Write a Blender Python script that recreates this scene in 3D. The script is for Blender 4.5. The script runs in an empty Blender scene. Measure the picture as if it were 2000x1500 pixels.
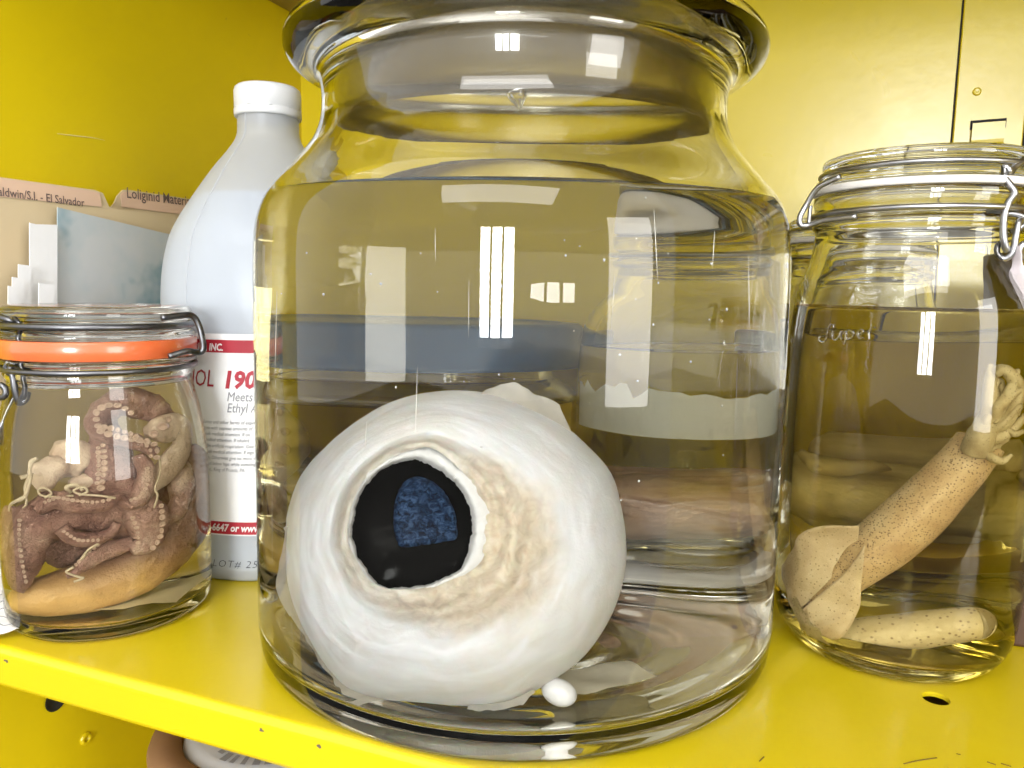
import bpy, bmesh, math, random
from mathutils import Vector, Matrix, noise
random.seed(7)
D = bpy.data
SC = bpy.context.scene
COL = SC.collection
R_ = math.radians

# ------------------------------------------------------------------ camera
F, CAM_H, PITCH, ROLL = 1500.0, 0.179, 0.12442, 0.0177      # focal in px of a 2000 px wide frame
_fw = Vector((0, math.cos(PITCH), -math.sin(PITCH)))
_rt = Vector((1, 0, 0)); _up = _rt.cross(_fw)
CR = math.cos(ROLL) * _rt + math.sin(ROLL) * _up
CU = -math.sin(ROLL) * _rt + math.cos(ROLL) * _up
CAMP = Vector((0, 0, CAM_H))
cd = D.cameras.new('camera'); cam = D.objects.new('camera', cd); COL.objects.link(cam)
cd.sensor_width = 36; cd.lens = 36 * F / 2000; cd.clip_start = 0.01; cd.clip_end = 50
M = Matrix.Identity(4)
for i in range(3):
    M[i][0] = CR[i]; M[i][1] = CU[i]; M[i][2] = -_fw[i]; M[i][3] = CAMP[i]
cam.matrix_world = M
SC.camera = cam

# ------------------------------------------------------------------ light
w = D.worlds.new('World'); SC.world = w; w.use_nodes = True
bg = w.node_tree.nodes['Background']
bg.inputs[0].default_value = (1.0, 0.985, 0.965, 1); bg.inputs[1].default_value = 1.0

def window_light(name, loc, aim, sx, sy, watts, col=(1, 1, 1)):
    l = D.lights.new(name, 'AREA'); l.shape = 'RECTANGLE'; l.size = sx; l.size_y = sy
    l.energy = watts; l.color = col
    o = D.objects.new(name, l); COL.objects.link(o); o.location = loc
    d = Vector(aim) - Vector(loc); o.rotation_euler = d.to_track_quat('-Z', 'Y').to_euler()
    return o
COOL = (0.95, 0.98, 1.0)
AIM = (0, .4, .15)
for k in range(3):                                     # the tall window behind the camera, three panes
    window_light('window_pane_light', (-0.33 - .28 * k, -3.2 + .04 * k, .54), AIM, .23, 1.05, (20, 27, 17)[k], COOL)
window_light('doorway_light', (2.45, -2.4, .55), AIM, 1.1, 1.9, 36, (1, .98, .95))   # the bright doorway to the right
window_light('ceiling_light', (-.4, -1.7, 2.0), AIM, 2.0, .9, 26, (1, .98, .95))

vs = SC.view_settings
vs.view_transform = 'Standard'; vs.look = 'None'; vs.exposure = 0.62; vs.gamma = 1
SC.render.engine = 'CYCLES'
cy = SC.cycles
cy.max_bounces = 20; cy.transmission_bounces = 20; cy.diffuse_bounces = 3; cy.glossy_bounces = 5
cy.transparent_max_bounces = 16
cy.sample_clamp_indirect = 12.0; cy.blur_glossy = 0.6
cy.caustics_reflective = True; cy.caustics_refractive = True
cy.use_denoising = True; cy.use_adaptive_sampling = True; cy.adaptive_threshold = 0.07; cy.adaptive_min_samples = 16

# ------------------------------------------------------------------ geometry of the view (for measuring from the photograph)
def pray(x, y):
    return (_fw + (x - 1000) / F * CR - (y - 750) / F * CU)
def on_z(x, y, z=0.0):
    d = pray(x, y); return CAMP + d * ((z - CAM_H) / d.z)
def on_y(x, y, Y):
    d = pray(x, y); return CAMP + d * (Y / d.y)
def on_plane(x, y, p, n):
    d = pray(x, y); return CAMP + d * ((Vector(p) - CAMP).dot(n) / d.dot(n))
def on_cyl(x, y, c, r):
    d = pray(x, y); dx, dy = d.x, d.y
    a = dx * dx + dy * dy; b = -(dx * c[0] + dy * c[1]); cc = c[0] ** 2 + c[1] ** 2 - r * r
    q = b * b - a * cc
    t = (-b - math.sqrt(max(q, 0))) / a
    return CAMP + d * t
def in_jar(x, y, c, r, dep, n=1.36):
    """point inside a liquid-filled cylinder seen at pixel (x,y); dep = metres from the axis towards the camera"""
    d = pray(x, y).normalized(); p = on_cyl(x, y, c, r)
    nn = Vector((p.x - c[0], p.y - c[1], 0)).normalized()
    ci = -d.dot(nn); eta = 1 / n; k = 1 - eta * eta * (1 - ci * ci)
    t = d * eta + nn * (eta * ci - math.sqrt(max(k, 0)))
    v = Vector((-c[0], -c[1], 0)).normalized(); o = Vector((c[0], c[1], 0)) + v * dep
    return p + t * ((o - p).dot(v) / t.dot(v))

# ------------------------------------------------------------------ helpers
def tag(o, label=None, cat=None, group=None, kind=None):
    if label: o['label'] = label
    if cat: o['category'] = cat
    if group: o['group'] = group
    if kind: o['kind'] = kind
    return o
def empty(name, loc=(0, 0, 0)):
    o = D.objects.new(name, None); COL.objects.link(o); o.location = loc; o.empty_display_size = .02
    return o
def link(name, me, mat, parent=None, smooth=True):
    for m in (mat if isinstance(mat, (list, tuple)) else [mat]):
        me.materials.append(m)
    if smooth:
        me.polygons.foreach_set('use_smooth', [True] * len(me.polygons))
    o = D.objects.new(name, me); COL.objects.link(o)
    if parent:
        o.parent = parent; o.matrix_parent_inverse = Matrix.Translation(parent.location).inverted()
    return o
def mesh(name, v, f, mat, parent=None, smooth=True):
    me = D.meshes.new(name); me.from_pydata([tuple(p) for p in v], [], f); me.update()
    return link(name, me, mat, parent, smooth)
def lathe_data(prof, c, seg=96, closed=False, wob=None):
    """profile (r,z) list; normals point to the right-hand side of travel (outwards when going up on the outside)"""
    v, f = [], []; rows = []
    for r, z in prof:
        if r < 1e-6:
            rows.append([len(v)]); v.append((c[0], c[1], z))
        else:
            rows.append(list(range(len(v), len(v) + seg)))
            for i in range(seg):
                a = 2 * math.pi * i / seg; q = r + (wob(a, z) if wob else 0)
                v.append((c[0] + q * math.cos(a), c[1] + q * math.sin(a), z))
    n = len(rows)
    for k in range(n if closed else n - 1):
        a, b = rows[k], rows[(k + 1) % n]
        for i in range(seg):
            j = (i + 1) % seg
            if len(a) == 1 and len(b) == 1: continue
            if len(a) == 1: f.append((a[0], b[j], b[i]))
            elif len(b) == 1: f.append((a[i], a[j], b[0]))
            else: f.append((a[i], a[j], b[j], b[i]))
    return v, f
def lathe(name, prof, c, mat, parent=None, seg=96, closed=False, smooth=True, wob=None):
    v, f = lathe_data(prof, c, seg, closed, wob)
    return mesh(name, v, f, mat, parent, smooth)
def smooth_prof(pts, sub=6):
    """Catmull-Rom through (r,z) points"""
    out = []
    P = [pts[0]] + list(pts) + [pts[-1]]
    for i in range(1, len(P) - 2):
        p0, p1, p2, p3 = [Vector(q) for q in P[i - 1:i + 3]]
        for s in range(sub):
            t = s / sub
            q = .5 * ((2 * p1) + (p2 - p0) * t + (2 * p0 - 5 * p1 + 4 * p2 - p3) * t * t + (3 * p1 - p0 - 3 * p2 + p3) * t ** 3)
            out.append((max(q[0], 0), q[1]))
    out.append(tuple(pts[-1]))
    return out
def spline(pts, sub=8):
    P = [Vector(p) for p in pts]; dim = len(P[0]); P = [2 * P[0] - P[1]] + P + [2 * P[-1] - P[-2]]
    out = []
    for i in range(1, len(P) - 2):
        p0, p1, p2, p3 = P[i - 1:i + 3]
        for s in range(sub):
            t = s / sub
            out.append(.5 * ((2 * p1) + (p2 - p0) * t + (2 * p0 - 5 * p1 + 4 * p2 - p3) * t * t + (3 * p1 - p0 - 3 * p2 + p3) * t ** 3))
    out.append(P[-2].copy())
    return out
def tube_data(pts, rad, seg=10, sub=8, caps=True, flat=1.0, nz=0.0, nsc=60.0, closed=False, fn=None):
    """swept tube; rad one value or one per control point; nz = noise as share of the radius"""
    if not isinstance(rad, (list, tuple)): rad = [rad] * len(pts)
    q = spline([tuple(p) + (r,) for p, r in zip(pts, rad)], sub) if sub > 1 else [Vector(tuple(p) + (r,)) for p, r in zip(pts, rad)]
    P = [Vector(x[:3]) for x in q]; RR = [x[3] for x in q]
    v, f = [], []; up = None
    for i, p in enumerate(P):
        t = (P[min(i + 1, len(P) - 1)] - P[max(i - 1, 0)]).normalized()
        if up is None:
            up = Vector((0, -1, 0)); up = (up - t * up.dot(t))
            if up.length < .1: up = Vector((0, 0, 1)) - t * t.z
        up = (up - t * up.dot(t)).normalized(); sd = t.cross(up)
        for k in range(seg):
            a = 2 * math.pi * k / seg
            o = sd * math.cos(a) + up * math.sin(a) * flat
            r = RR[i]
            pp = p + o * r
            if nz: pp = pp + o * (r * nz * noise.fractal(pp * nsc, 1.0, 2.0, 3))
            if fn: pp = fn(pp)
            v.append(tuple(pp))
    n = len(P)
    for i in range(n - 1):
        for k in range(seg):
            j = (k + 1) % seg
            f.append((i * seg + k, i * seg + j, (i + 1) * seg + j, (i + 1) * seg + k))
    if caps:
        f.append(tuple(range(seg))[::-1]); f.append(tuple(range((n - 1) * seg, n * seg)))
    return v, f
def tube(name, pts, rad, mat, parent=None, **kw):
    v, f = tube_data(pts, rad, **kw); return mesh(name, v, f, mat, parent)
def join(parts):
    v, f = [], []
    for a, b in parts:
        o = len(v); v += a; f += [tuple(i + o for i in q) for q in b]
    return v, f
def sheet(name, poly, nrm, th, mat, parent=None, smooth=False):
    """flat sheet of thickness th along nrm from an outline of 3D points"""
    n = len(poly); nrm = Vector(nrm)
    v = [tuple(p) for p in poly] + [tuple(Vector(p) - nrm * th) for p in poly]
    f = [tuple(range(n)), tuple(range(2 * n - 1, n - 1, -1))] + [(i, i + n, (i + 1) % n + n, (i + 1) % n) for i in range(n)]
    o = mesh(name, v, f, mat, parent, smooth)
    bm = bmesh.new(); bm.from_mesh(o.data); bmesh.ops.recalc_face_normals(bm, faces=bm.faces); bm.to_mesh(o.data); bm.free()
    return o
def box(name, o, ax, ay, az, mat, parent=None, bev=0.0):
    o, ax, ay, az = Vector(o), Vector(ax), Vector(ay), Vector(az)
    bm = bmesh.new(); vs_ = [bm.verts.new(o + ax * i + ay * j + az * k) for k in (0, 1) for j in (0, 1) for i in (0, 1)]
    for q in ((0, 2, 3, 1), (4, 5, 7, 6), (0, 1, 5, 4), (2, 6, 7, 3), (0, 4, 6, 2), (1, 3, 7, 5)): bm.faces.new([vs_[i] for i in q])
    bmesh.ops.recalc_face_normals(bm, faces=bm.faces)
    if bev: bmesh.ops.bevel(bm, geom=bm.edges[:], offset=bev, segments=3, affect='EDGES', profile=.5)
    me = D.meshes.new(name); bm.to_mesh(me); bm.free()
    return link(name, me, mat, parent, smooth=False)
def text_geo(body, size, shear=0.0, offset=0.0, res=2, spacing=1.0, align='LEFT'):
    cu = D.curves.new('text', 'FONT'); cu.body = body; cu.size = size; cu.shear = shear; cu.offset = offset
    cu.resolution_u = res; cu.space_character = spacing; cu.align_x = align
    o = D.objects.new('text', cu); COL.objects.link(o)
    dg = bpy.context.evaluated_depsgraph_get(); me = o.evaluated_get(dg).to_mesh()
    v = [p.co.copy() for p in me.vertices]; f = [tuple(p.vertices) for p in me.polygons]
    o.evaluated_get(dg).to_mesh_clear(); D.objects.remove(o); D.curves.remove(cu)
    return v, f
def text_flat(name, body, size, origin, ux, uy, mat, parent=None, sq=1.0, **kw):
    v, f = text_geo(body, size, **kw); origin, ux, uy = Vector(origin), Vector(ux), Vector(uy)
    return mesh(name, [origin + ux * p.x * sq + uy * p.y for p in v], f, mat, parent, smooth=False)

# ------------------------------------------------------------------ materials
MATS = {}
class NT:
    def __init__(s, name):
        s.m = D.materials.new(name); s.m.use_nodes = True; s.t = s.m.node_tree; s.t.nodes.clear()
        s.out = s.t.nodes.new('ShaderNodeOutputMaterial')
    def n(s, typ, **kw):
        x = s.t.nodes.new('ShaderNode' + typ)
        for k, v in kw.items():
            if hasattr(x, k): setattr(x, k, v)
            else: x.inputs[k.replace('_', ' ')].default_value = v
        return x
    def l(s, a, b): s.t.links.new(a, b)
    def coords(s, scale=(1, 1, 1), kind='Object'):
        c = s.n('TexCoord'); mp = s.n('Mapping'); mp.inputs['Scale'].default_value = scale
        s.l(c.outputs[kind], mp.inputs[0]); return mp.outputs[0]
    def noise(s, vec, scale, detail=4, rough=.55, dist=0):
        x = s.n('TexNoise', Scale=scale, Detail=detail, Roughness=rough, Distortion=dist); s.l(vec, x.inputs['Vector']); return x.outputs['Fac']
    def ramp(s, fac, stops):
        x = s.n('ValToRGB'); e = x.color_ramp.elements
        while len(e) < len(stops): e.new(.5)
        for q, (p, c) in zip(e, stops):
            q.position = p; q.color = (c[0], c[1], c[2], 1) if len(c) == 3 else c
        s.l(fac, x.inputs[0]); return x.outputs[0]
    def mix(s, a, b, fac):
        x = s.n('Mix', data_type='RGBA')
        for i, q in ((6, a), (7, b)):
            if isinstance(q, tuple): x.inputs[i].default_value = (*q, 1)
            else: s.l(q, x.inputs[i])
        if isinstance(fac, (int, float)): x.inputs[0].default_value = fac
        else: s.l(fac, x.inputs[0])
        return x.outputs[2]
    def bump(s, h, strength, dist):
        x = s.n('Bump', Strength=strength, Distance=dist); s.l(h, x.inputs['Height']); return x.outputs[0]
    def bsdf(s, base, rough=.5, nrm=None, **kw):
        b = s.n('BsdfPrincipled')
        if isinstance(base, tuple): b.inputs['Base Color'].default_value = (*base, 1)
        else: s.l(base, b.inputs['Base Color'])
        if isinstance(rough, (int, float)): b.inputs['Roughness'].default_value = rough
        else: s.l(rough, b.inputs['Roughness'])
        if nrm: s.l(nrm, b.inputs['Normal'])
        for k, v in kw.items(): b.inputs[k.replace('_', ' ')].default_value = v
        s.l(b.outputs[0], s.out.inputs[0]); return b

def glass_mat(name, col, ior, rough=0.0, wave=0.0, scale=(40, 40, 4), streak=0.0):
    t = NT(name); g = t.n('BsdfGlass', IOR=ior, Roughness=rough); g.inputs['Color'].default_value = (*col, 1)
    if wave:
        h = t.noise(t.coords(scale), 1.0, 3, .5)
        if streak:
            h2 = t.noise(t.coords((260, 260, 9)), 1.0, 2, .5)
            h2 = t.ramp(h2, [(.60, (0, 0, 0)), (.72, (1, 1, 1))])
            x = t.n('Math', operation='MULTIPLY_ADD'); x.inputs[1].default_value = streak
            t.l(h2, x.inputs[0]); t.l(h, x.inputs[2]); h = x.outputs[0]
        t.l(t.bump(h, wave, .001), g.inputs['Normal'])
    t.l(g.outputs[0], t.out.inputs[0]); return t.m

def paint_mat(name, col, rough=.25):
    t = NT(name); v = t.coords()
    n1 = t.noise(v, 9, 4, .65, .8)
    c = t.mix(col, tuple(x * .88 for x in col), n1)
    n2 = t.noise(v, 95, 2, .7)
    c = t.mix(c, (col[0] * .6, col[1] * .55, col[2] + .02), t.ramp(n2, [(.74, (0, 0, 0)), (.80, (.4, .4, .4))]))
    rr = t.n('MapRange'); rr.inputs[3].default_value = rough * .8; rr.inputs[4].default_value = rough * 1.7; t.l(n1, rr.inputs[0])
    b = t.bsdf(c, rr.outputs[0], t.bump(n2, .05, .002)); b.inputs['Specular IOR Level'].default_value = .5
    b.inputs['Coat Weight'].default_value = .3; b.inputs['Coat Roughness'].default_value = .22
    return t.m
YEL = paint_mat('yellow_enamel', (.68, .52, .004))
def plain(name, col, rough=.5, var=.15, sc=60, bump=.0, metallic=0.0, **kw):
    t = NT(name); v = t.coords(); n1 = t.noise(v, sc, 5, .6)
    c = t.mix(col, tuple(x * (1 - var) for x in col), n1)
    nm = t.bump(t.noise(v, sc * 8, 3, .6), bump, .0005) if bump else None
    t.bsdf(c, rough, nm, Metallic=metallic, **kw); return t.m
DARK = plain('dark_void', (.012, .010, .006), .8)
WIRE = plain('steel_wire', (.52, .52, .53), .33, .35, 300, .08, 1.0)
WIRE_D = plain('dark_steel_wire', (.20, .20, .21), .36, .4, 300, .1, 1.0)
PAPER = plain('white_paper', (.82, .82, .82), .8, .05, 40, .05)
INK = plain('dark_ink', (.04, .035, .05), .7)
INK_S = plain('soft_brown_ink', (.16, .11, .10), .7)
INK_G = plain('grey_ink', (.30, .30, .32), .7)
RED = plain('red_print', (.42, .012, .03), .5)

# ------------------------------------------------------------------ the cabinet
P0 = on_z(0, 1265); P1 = on_z(850, 1490)
U = (P1 - P0); U.z = 0; U.normalize(); N = Vector((-U.y, U.x, 0)); Z = Vector((0, 0, 1))
DEPTH = .43
_d = pray(588, 200); _t = (P0.dot(N) + DEPTH) / Vector((_d.x, _d.y, 0)).dot(N)
CORNER = Vector((_d.x * _t, _d.y * _t, 0))
FRONT0 = CORNER - N * DEPTH                       # front end of the left wall at shelf level
W = 1.06
def cab(a, b, z=0.0): return FRONT0 + U * a + N * b + Z * z     # cabinet frame: a along the back wall, b into the depth
CEIL = .443

def shelf_mesh():
    hole = on_z(1828, 1364); ha = (hole - FRONT0).dot(U); hb = (hole - FRONT0).dot(N); hr = .0058
    bm = bmesh.new()
    q = .02
    A = [0.003, ha - q, ha + q, W - .003]; B = [0.004, hb - q, hb + q, DEPTH - .002]
    g = {(i, j): bm.verts.new(cab(A[i], B[j], 0)) for i in range(4) for j in range(4)}
    for i in range(3):
        for j in range(3):
            if (i, j) == (1, 1): continue
            bm.faces.new((g[i, j], g[i + 1, j], g[i + 1, j + 1], g[i, j + 1]))
    n = 32; ring = []
    for k in range(n):
        a = 2 * math.pi * (k + .5) / n - .75 * math.pi
        ring.append((bm.verts.new(cab(ha + hr * math.cos(a), hb + hr * math.sin(a), 0)), bm.verts.new(cab(ha + hr * math.cos(a), hb + hr * math.sin(a), -.0022))))
    cor = [g[1, 1], g[2, 1], g[2, 2], g[1, 2]]
    for s in range(4):
        seg = [ring[(s * n // 4 + k) % n][0] for k in range(n // 4 + 1)]
        seg = [ring[(s * n // 4 + k) % n][0] for k in range(n // 4)]
        bm.faces.new([cor[s], cor[(s + 1) % 4]] + seg[::-1])
        bm.faces.new([cor[(s + 1) % 4], ring[((s + 1) * n // 4) % n][0], seg[-1]])
    for k in range(n):
        a, b = ring[k], ring[(k + 1) % n]
        bm.faces.new((a[0], b[0], b[1], a[1]))
    # rolled front edge and lip
    prof = [(.004, 0)] + [(.004 - .004 * math.sin(t), -.004 + .004 * math.cos(t)) for t in [R_(x) for x in range(15, 91, 15)]] + \
           [(0, -.0185), (.0012, -.0205), (.004, -.0208), (.018, -.0208), (.018, -.019), (.002, -.0188)]
    rows = []
    for b, z in prof:
        rows.append([bm.verts.new(cab(A[0], b, z)), bm.verts.new(cab(A[3], b, z))])
    for r0, r1 in zip(rows, rows[1:]): bm.faces.new((r0[0], r1[0], r1[1], r0[1]))
    bmesh.ops.remove_doubles(bm, verts=bm.verts, dist=1e-6)
    me = D.meshes.new('shelf'); bm.to_mesh(me); bm.free(); return me
sh = link('shelf', shelf_mesh(), YEL, smooth=False); tag(sh, kind='structure')
LOW = -.42
wl = box('wall_left', cab(-.004, -.05, LOW), U * .004, N * (DEPTH + .05), Z * (CEIL - LOW + .3), YEL); tag(wl, kind='structure')
wb = box('wall_back', cab(-.004, DEPTH, LOW), U * (W + .008), N * .004, Z * (CEIL - LOW + .3), YEL); tag(wb, kind='structure')
wr = box('wall_right', cab(W, -.05, LOW), U * .004, N * (DEPTH + .05), Z * (CEIL - LOW + .3), YEL); tag(wr, kind='structure')
us = box('upper_shelf', cab(0.001, 0, CEIL), U * (W - .002), N * (DEPTH - .001), Z * .02, plain('brownish_underside', (.38, .29, .07), .6, .3, 12)); tag(us, kind='structure')  # upper shelf in a darker, browner tone than the walls
cf = box('cabinet_floor', cab(-.004, -.05, LOW - .004), U * (W + .008), N * (DEPTH + .054), Z * .004, YEL); tag(cf, kind='structure')

rf = box('added_floor_plane', (-9, -9, -1.16), (18, 0, 0), (0, 18, 0), (0, 0, .02), plain('added_floor_dark', (.06, .057, .05), .6)); tag(rf, kind='structure')  # unseen dark plane, added so the pupil reflects something dark

# shelf-support channel on the back wall, with a bent tab
_s = on_plane(1870, 150, cab(0, DEPTH), N); sa = (_s - FRONT0).dot(U)
_s2 = on_plane(1996, 270, cab(0, DEPTH), N); sb = (_s2 - FRONT0).dot(U)
tag(box('seam', cab(sa - .0011, DEPTH - .0008, -.003 + .004), U * .0011, N * .0009, Z * (CEIL - .002), DARK, wb), 'dark vertical seam beside the support channel')
ch = box('support_channel', cab(sa, DEPTH - .0030, .001), U * (sb - sa), N * .0029, Z * (CEIL - .002), YEL, wb, bev=.0008)
box('seam', cab(sb, DEPTH - .0008, .001), U * .0018, N * .0009, Z * (CEIL - .002), DARK, wb)
def tab():
    c = [on_plane(x, y, cab(0, DEPTH - .003), N) for x, y in ((1893, 296), (1957, 292), (1962, 238), (1898, 243))]
    bl, br, tr, tl = c; o = -N
    box('slot', tl + o * .0004 - Z * .004 - U * .001, (tr - tl) + U * .002, o * .0006, Z * .0065, DARK, ch)
    rows = []
    for k in range(9):
        t = k / 8; out = .0042 if t < .6 else .0042 - .0032 * ((t - .6) / .4) ** 2
        z = tl * (1 - t) + bl * t; z2 = tr * (1 - t) + br * t
        rows.append((z + o * out, z2 + o * out, z2 + o * (out - .0012), z + o * (out - .0012)))
    rows.append((bl + o * .001, br + o * .001, br + o * .0002, bl + o * .0002))
    v = [p for r in rows for p in r]; f = []
    for k in range(len(rows) - 1):
        for i in range(4): f.append((k * 4 + i, k * 4 + (i + 1) % 4, k * 4 + 4 + (i + 1) % 4, k * 4 + 4 + i))
    f += [(0, 1, 2, 3)]
    ob = mesh('shelf_tab', v, f, YEL, ch, smooth=False)
    bm = bmesh.new(); bm.from_mesh(ob.data); bmesh.ops.recalc_face_normals(bm, faces=bm.faces); bm.to_mesh(ob.data); bm.free()
tab()
def rivet(c, nrm, r, parent, name='rivet', hollow=False):
    nrm = Vector(nrm); a = nrm.orthogonal().normalized(); b = nrm.cross(a)
    prof = [(r, 0), (r * .95, r * .28), (r * .7, r * .5), (r * .4, r * .42), (0, r * .40)] if not hollow else [(r, 0), (r * .95, r * .3), (r * .7, r * .45), (r * .42, r * .35), (r * .34, -r * .1), (0, -r * .12)]
    v, f = lathe_data(prof, (0, 0), 20)
    return mesh(name, [Vector(c) + a * p[0] + b * p[1] + nrm * p[2] for p in v], f, YEL, parent)
rivet(on_plane(1908, 179, cab(0, DEPTH - .0030), N), -N, .003, ch)
_r = on_plane(167, 1442, cab(0, 0), U); rivet(_r, U, .0048, wl, hollow=True)
_r = on_plane(107, 1366, cab(0, 0), U)
v, f = lathe_data([(.0085, 0.0012), (.0078, .0016), (.007, .0006), (0, .0005)], (0, 0), 24)
mesh('bolt_hole', [_r + N * p[0] + Z * p[1] + U * p[2] for p in v], f, DARK, wl)

# ------------------------------------------------------------------ jars
NG, NL = 1.50, 1.36
GLASS = glass_mat('clear_glass', (.995, .997, .988), NG)
GLASS_BIG = glass_mat('old_blown_glass', (.996, .997, .988), NG)
GROUND = glass_mat('ground_glass', (.96, .95, .91), NG, .20)
def liquid_mats(name, tint):
    return [glass_mat(name + '_against_glass', tint, NL / NG), glass_mat(name + '_surface', tuple(math.sqrt(x) for x in tint), NL)]
def inner_r(inner, z):
    """inner radius of a jar at height z"""
    best = None
    for (r0, z0), (r1, z1) in zip(inner, inner[1:]):
        if min(z0, z1) <= z <= max(z0, z1) and abs(z1 - z0) > 1e-6:
            r = r0 + (r1 - r0) * (z - z0) / (z1 - z0); best = r if best is None else max(best, r)
    return best
class Jar: pass
def wobble(seed, amp, fine):
    def fn(a, z):
        p = Vector((math.cos(a) * 2.2, math.sin(a) * 2.2, z * 9 + seed))
        q = Vector((math.cos(a) * 16, math.sin(a) * 16, z * 14 + seed))
        return amp * noise.noise(p) + fine * noise.noise(q)
    return fn
def make_jar(name, c, outer, inner, level, glass, liqs, seg=128, wob=None):
    """outer: base centre -> rim; inner: rim -> floor centre"""
    j = Jar(); j.c = c; j.root = empty(name, (c[0], c[1], 0)); j.inner = inner; j.level = level
    j.rin = max(r for r, z in inner); j.rout = max(r for r, z in outer); j.floor = inner[-1][1]
    k = next(i for i, p in enumerate(inner) if p[1] < level)
    a, b = inner[k - 1], inner[k]; t = (level - a[1]) / (b[1] - a[1]); rl = a[0] + (b[0] - a[0]) * t
    j.glass = lathe('glass_body', outer + inner[:k] + [(rl, level)], c, glass, j.root, seg, wob=wob)
    low = ([(rl, level)] + inner[k:])[::-1]
    v, f = lathe_data(low + [(rl * .985, level - .0004), (rl * .6, level - .0008), (0, level - .0008)], c, seg)
    j.liquid = mesh('liquid', v, f, liqs, j.root)
    nlow = len(f) - seg * 3
    for i, p in enumerate(j.liquid.data.polygons):
        p.material_index = 1 if i >= nlow else 0
    def clamp(p, m=.0006):
        p = Vector(p)
        p.z = min(max(p.z, j.floor + m), level - m)
        r = inner_r(inner, p.z) or j.rin
        d = Vector((p.x - c[0], p.y - c[1])); L = d.length
        if L > r - m:
            d *= (r - m) / L; p.x = c[0] + d.x; p.y = c[1] + d.y
        return p
    j.clamp = clamp
    return j

# --- the big jar
CB = (.0035, .39555)
ob = [(0, .0035)] + [(.008 * k, .0030 + .0003 * math.sin(k * 2.1)) for k in range(2, 14)] + [(.112, .002), (.1195, 0), (.1255, .0012), (.1290, .005), (.1305, .012), (.1310, .03), (.1305, .10), (.1303, .15), (.1299, .187)]
ob2 = smooth_prof([(.1299, .187), (.1285, .206), (.1235, .2195), (.1135, .2315), (.1040, .2430), (.0993, .2525), (.0978, .262), (.0983, .272), (.1010, .2775), (.1095, .2810), (.1143, .2860), (.1147, .2912), (.1110, .2955), (.1010, .2965), (.0950, .2945)], 5)
ib = smooth_prof([(.0950, .2945), (.0932, .286), (.0926, .262), (.0940, .2525), (.0988, .2420), (.1085, .2290), (.1180, .2165), (.1232, .204), (.1250, .187)], 5) + \
     [(.1255, .15), (.1257, .10), (.1262, .040)] + smooth_prof([(.1262, .034), (.1245, .0165), (.117, .0105), (.10, .0085), (.06, .0088), (0, .0098)], 5)
BIG = make_jar('specimen_jar', CB, smooth_prof(ob, 3) + ob2[1:], ib[1:], .2165, GLASS_BIG, liquid_mats('pale_alcohol', (.996, .993, .975)), 256, wobble(3, .0003, .00004))
tag(BIG.root, 'very large wide-necked glass jar holding the giant eye', 'jar')
lid = [(.0890, .2525), (.0905, .2520), (.0915, .2540), (.0920, .290), (.0950, .2985), (.099, .2990), (.1000, .303), (.098, .312), (.06, .318), (0, .320), (0, .312), (.06, .309), (.080, .304), (.0845, .297), (.0852, .262), (.0870, .2535)]
lathe('stopper', lid, CB, GROUND, BIG.root, 160, closed=True)

# --- clamp-lid jars
def clamp_jar(name, c, outer, inner, level, liqs, gasket, lidp, ringz, wire, rings=True):
    j = make_jar(name, c, outer, inner, level, GLASS, liqs, wob=wobble(c[0] * 90, .00025, .00003))
    lathe('lid', lidp, c, GLASS, j.root, 96)
    g0, g1, gr, gm = gasket
    lathe('gasket', [(gr - .006, g0), (gr - .0004, g0), (gr, g0 + .0005), (gr, g1 - .0005), (gr - .0004, g1), (gr - .006, g1)], c, gm, j.root, 96, closed=True)
    for r, z, th in ringz:
        pts = [(c[0] + r * math.cos(2 * math.pi * k / 72), c[1] + r * math.sin(2 * math.pi * k / 72), z) for k in range(73)]
        tube('wire_ring', pts, th, wire, j.root, seg=10, sub=1, caps=False)
    return j
CRJ = (.197, .381)
oR = smooth_prof([(0, .0045), (.030, .0035), (.041, 0), (.0475, .0025), (.0535, .0105), (.0564, .024), (.0573, .05), (.0573, .12), (.0568, .150), (.0553, .172), (.0520, .186), (.0486, .196), (.0474, .206), (.0472, .2085)], 4) + \
     smooth_prof([(.0480, .2095), (.0487, .2108), (.0486, .2130), (.0474, .2142), (.0472, .2180), (.0484, .2205), (.0489, .2235), (.0484, .2262), (.0440, .2266)], 3)
iR = smooth_prof([(.0425, .2262), (.0420, .21), (.0432, .203), (.0450, .194), (.0488, .184), (.0522, .170), (.0537, .15), (.0542, .12), (.0540, .05), (.0528, .024), (.0495, .0135), (.043, .0095), (.025, .0090), (0, .0105)], 4)
lidR = [(0, .2300), (.036, .2300), (.0482, .2300), (.0487, .2312), (.0484, .2330), (.0466, .2342), (.0448, .2352), (.0447, .2378), (.0455, .2392), (.0459, .2412), (.0452, .2432), (.0435, .2440), (.030, .2436), (0, .2434)]
GW = plain('white_rubber', (.80, .76, .70), .55, .08)
RIGHT = clamp_jar('clamp_jar', CRJ, oR, iR, .1735, liquid_mats('amber_alcohol', (.955, .91, .68)), (.2267, .2299, .0491, GW), lidR, [(.0463, .2363, .00125), (.0491, .2168, .00135)], WIRE)
tag(RIGHT.root, 'clear clamp-lid jar with white gasket holding the speckled squid', 'jar', 'clamp-lid jars')

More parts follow.
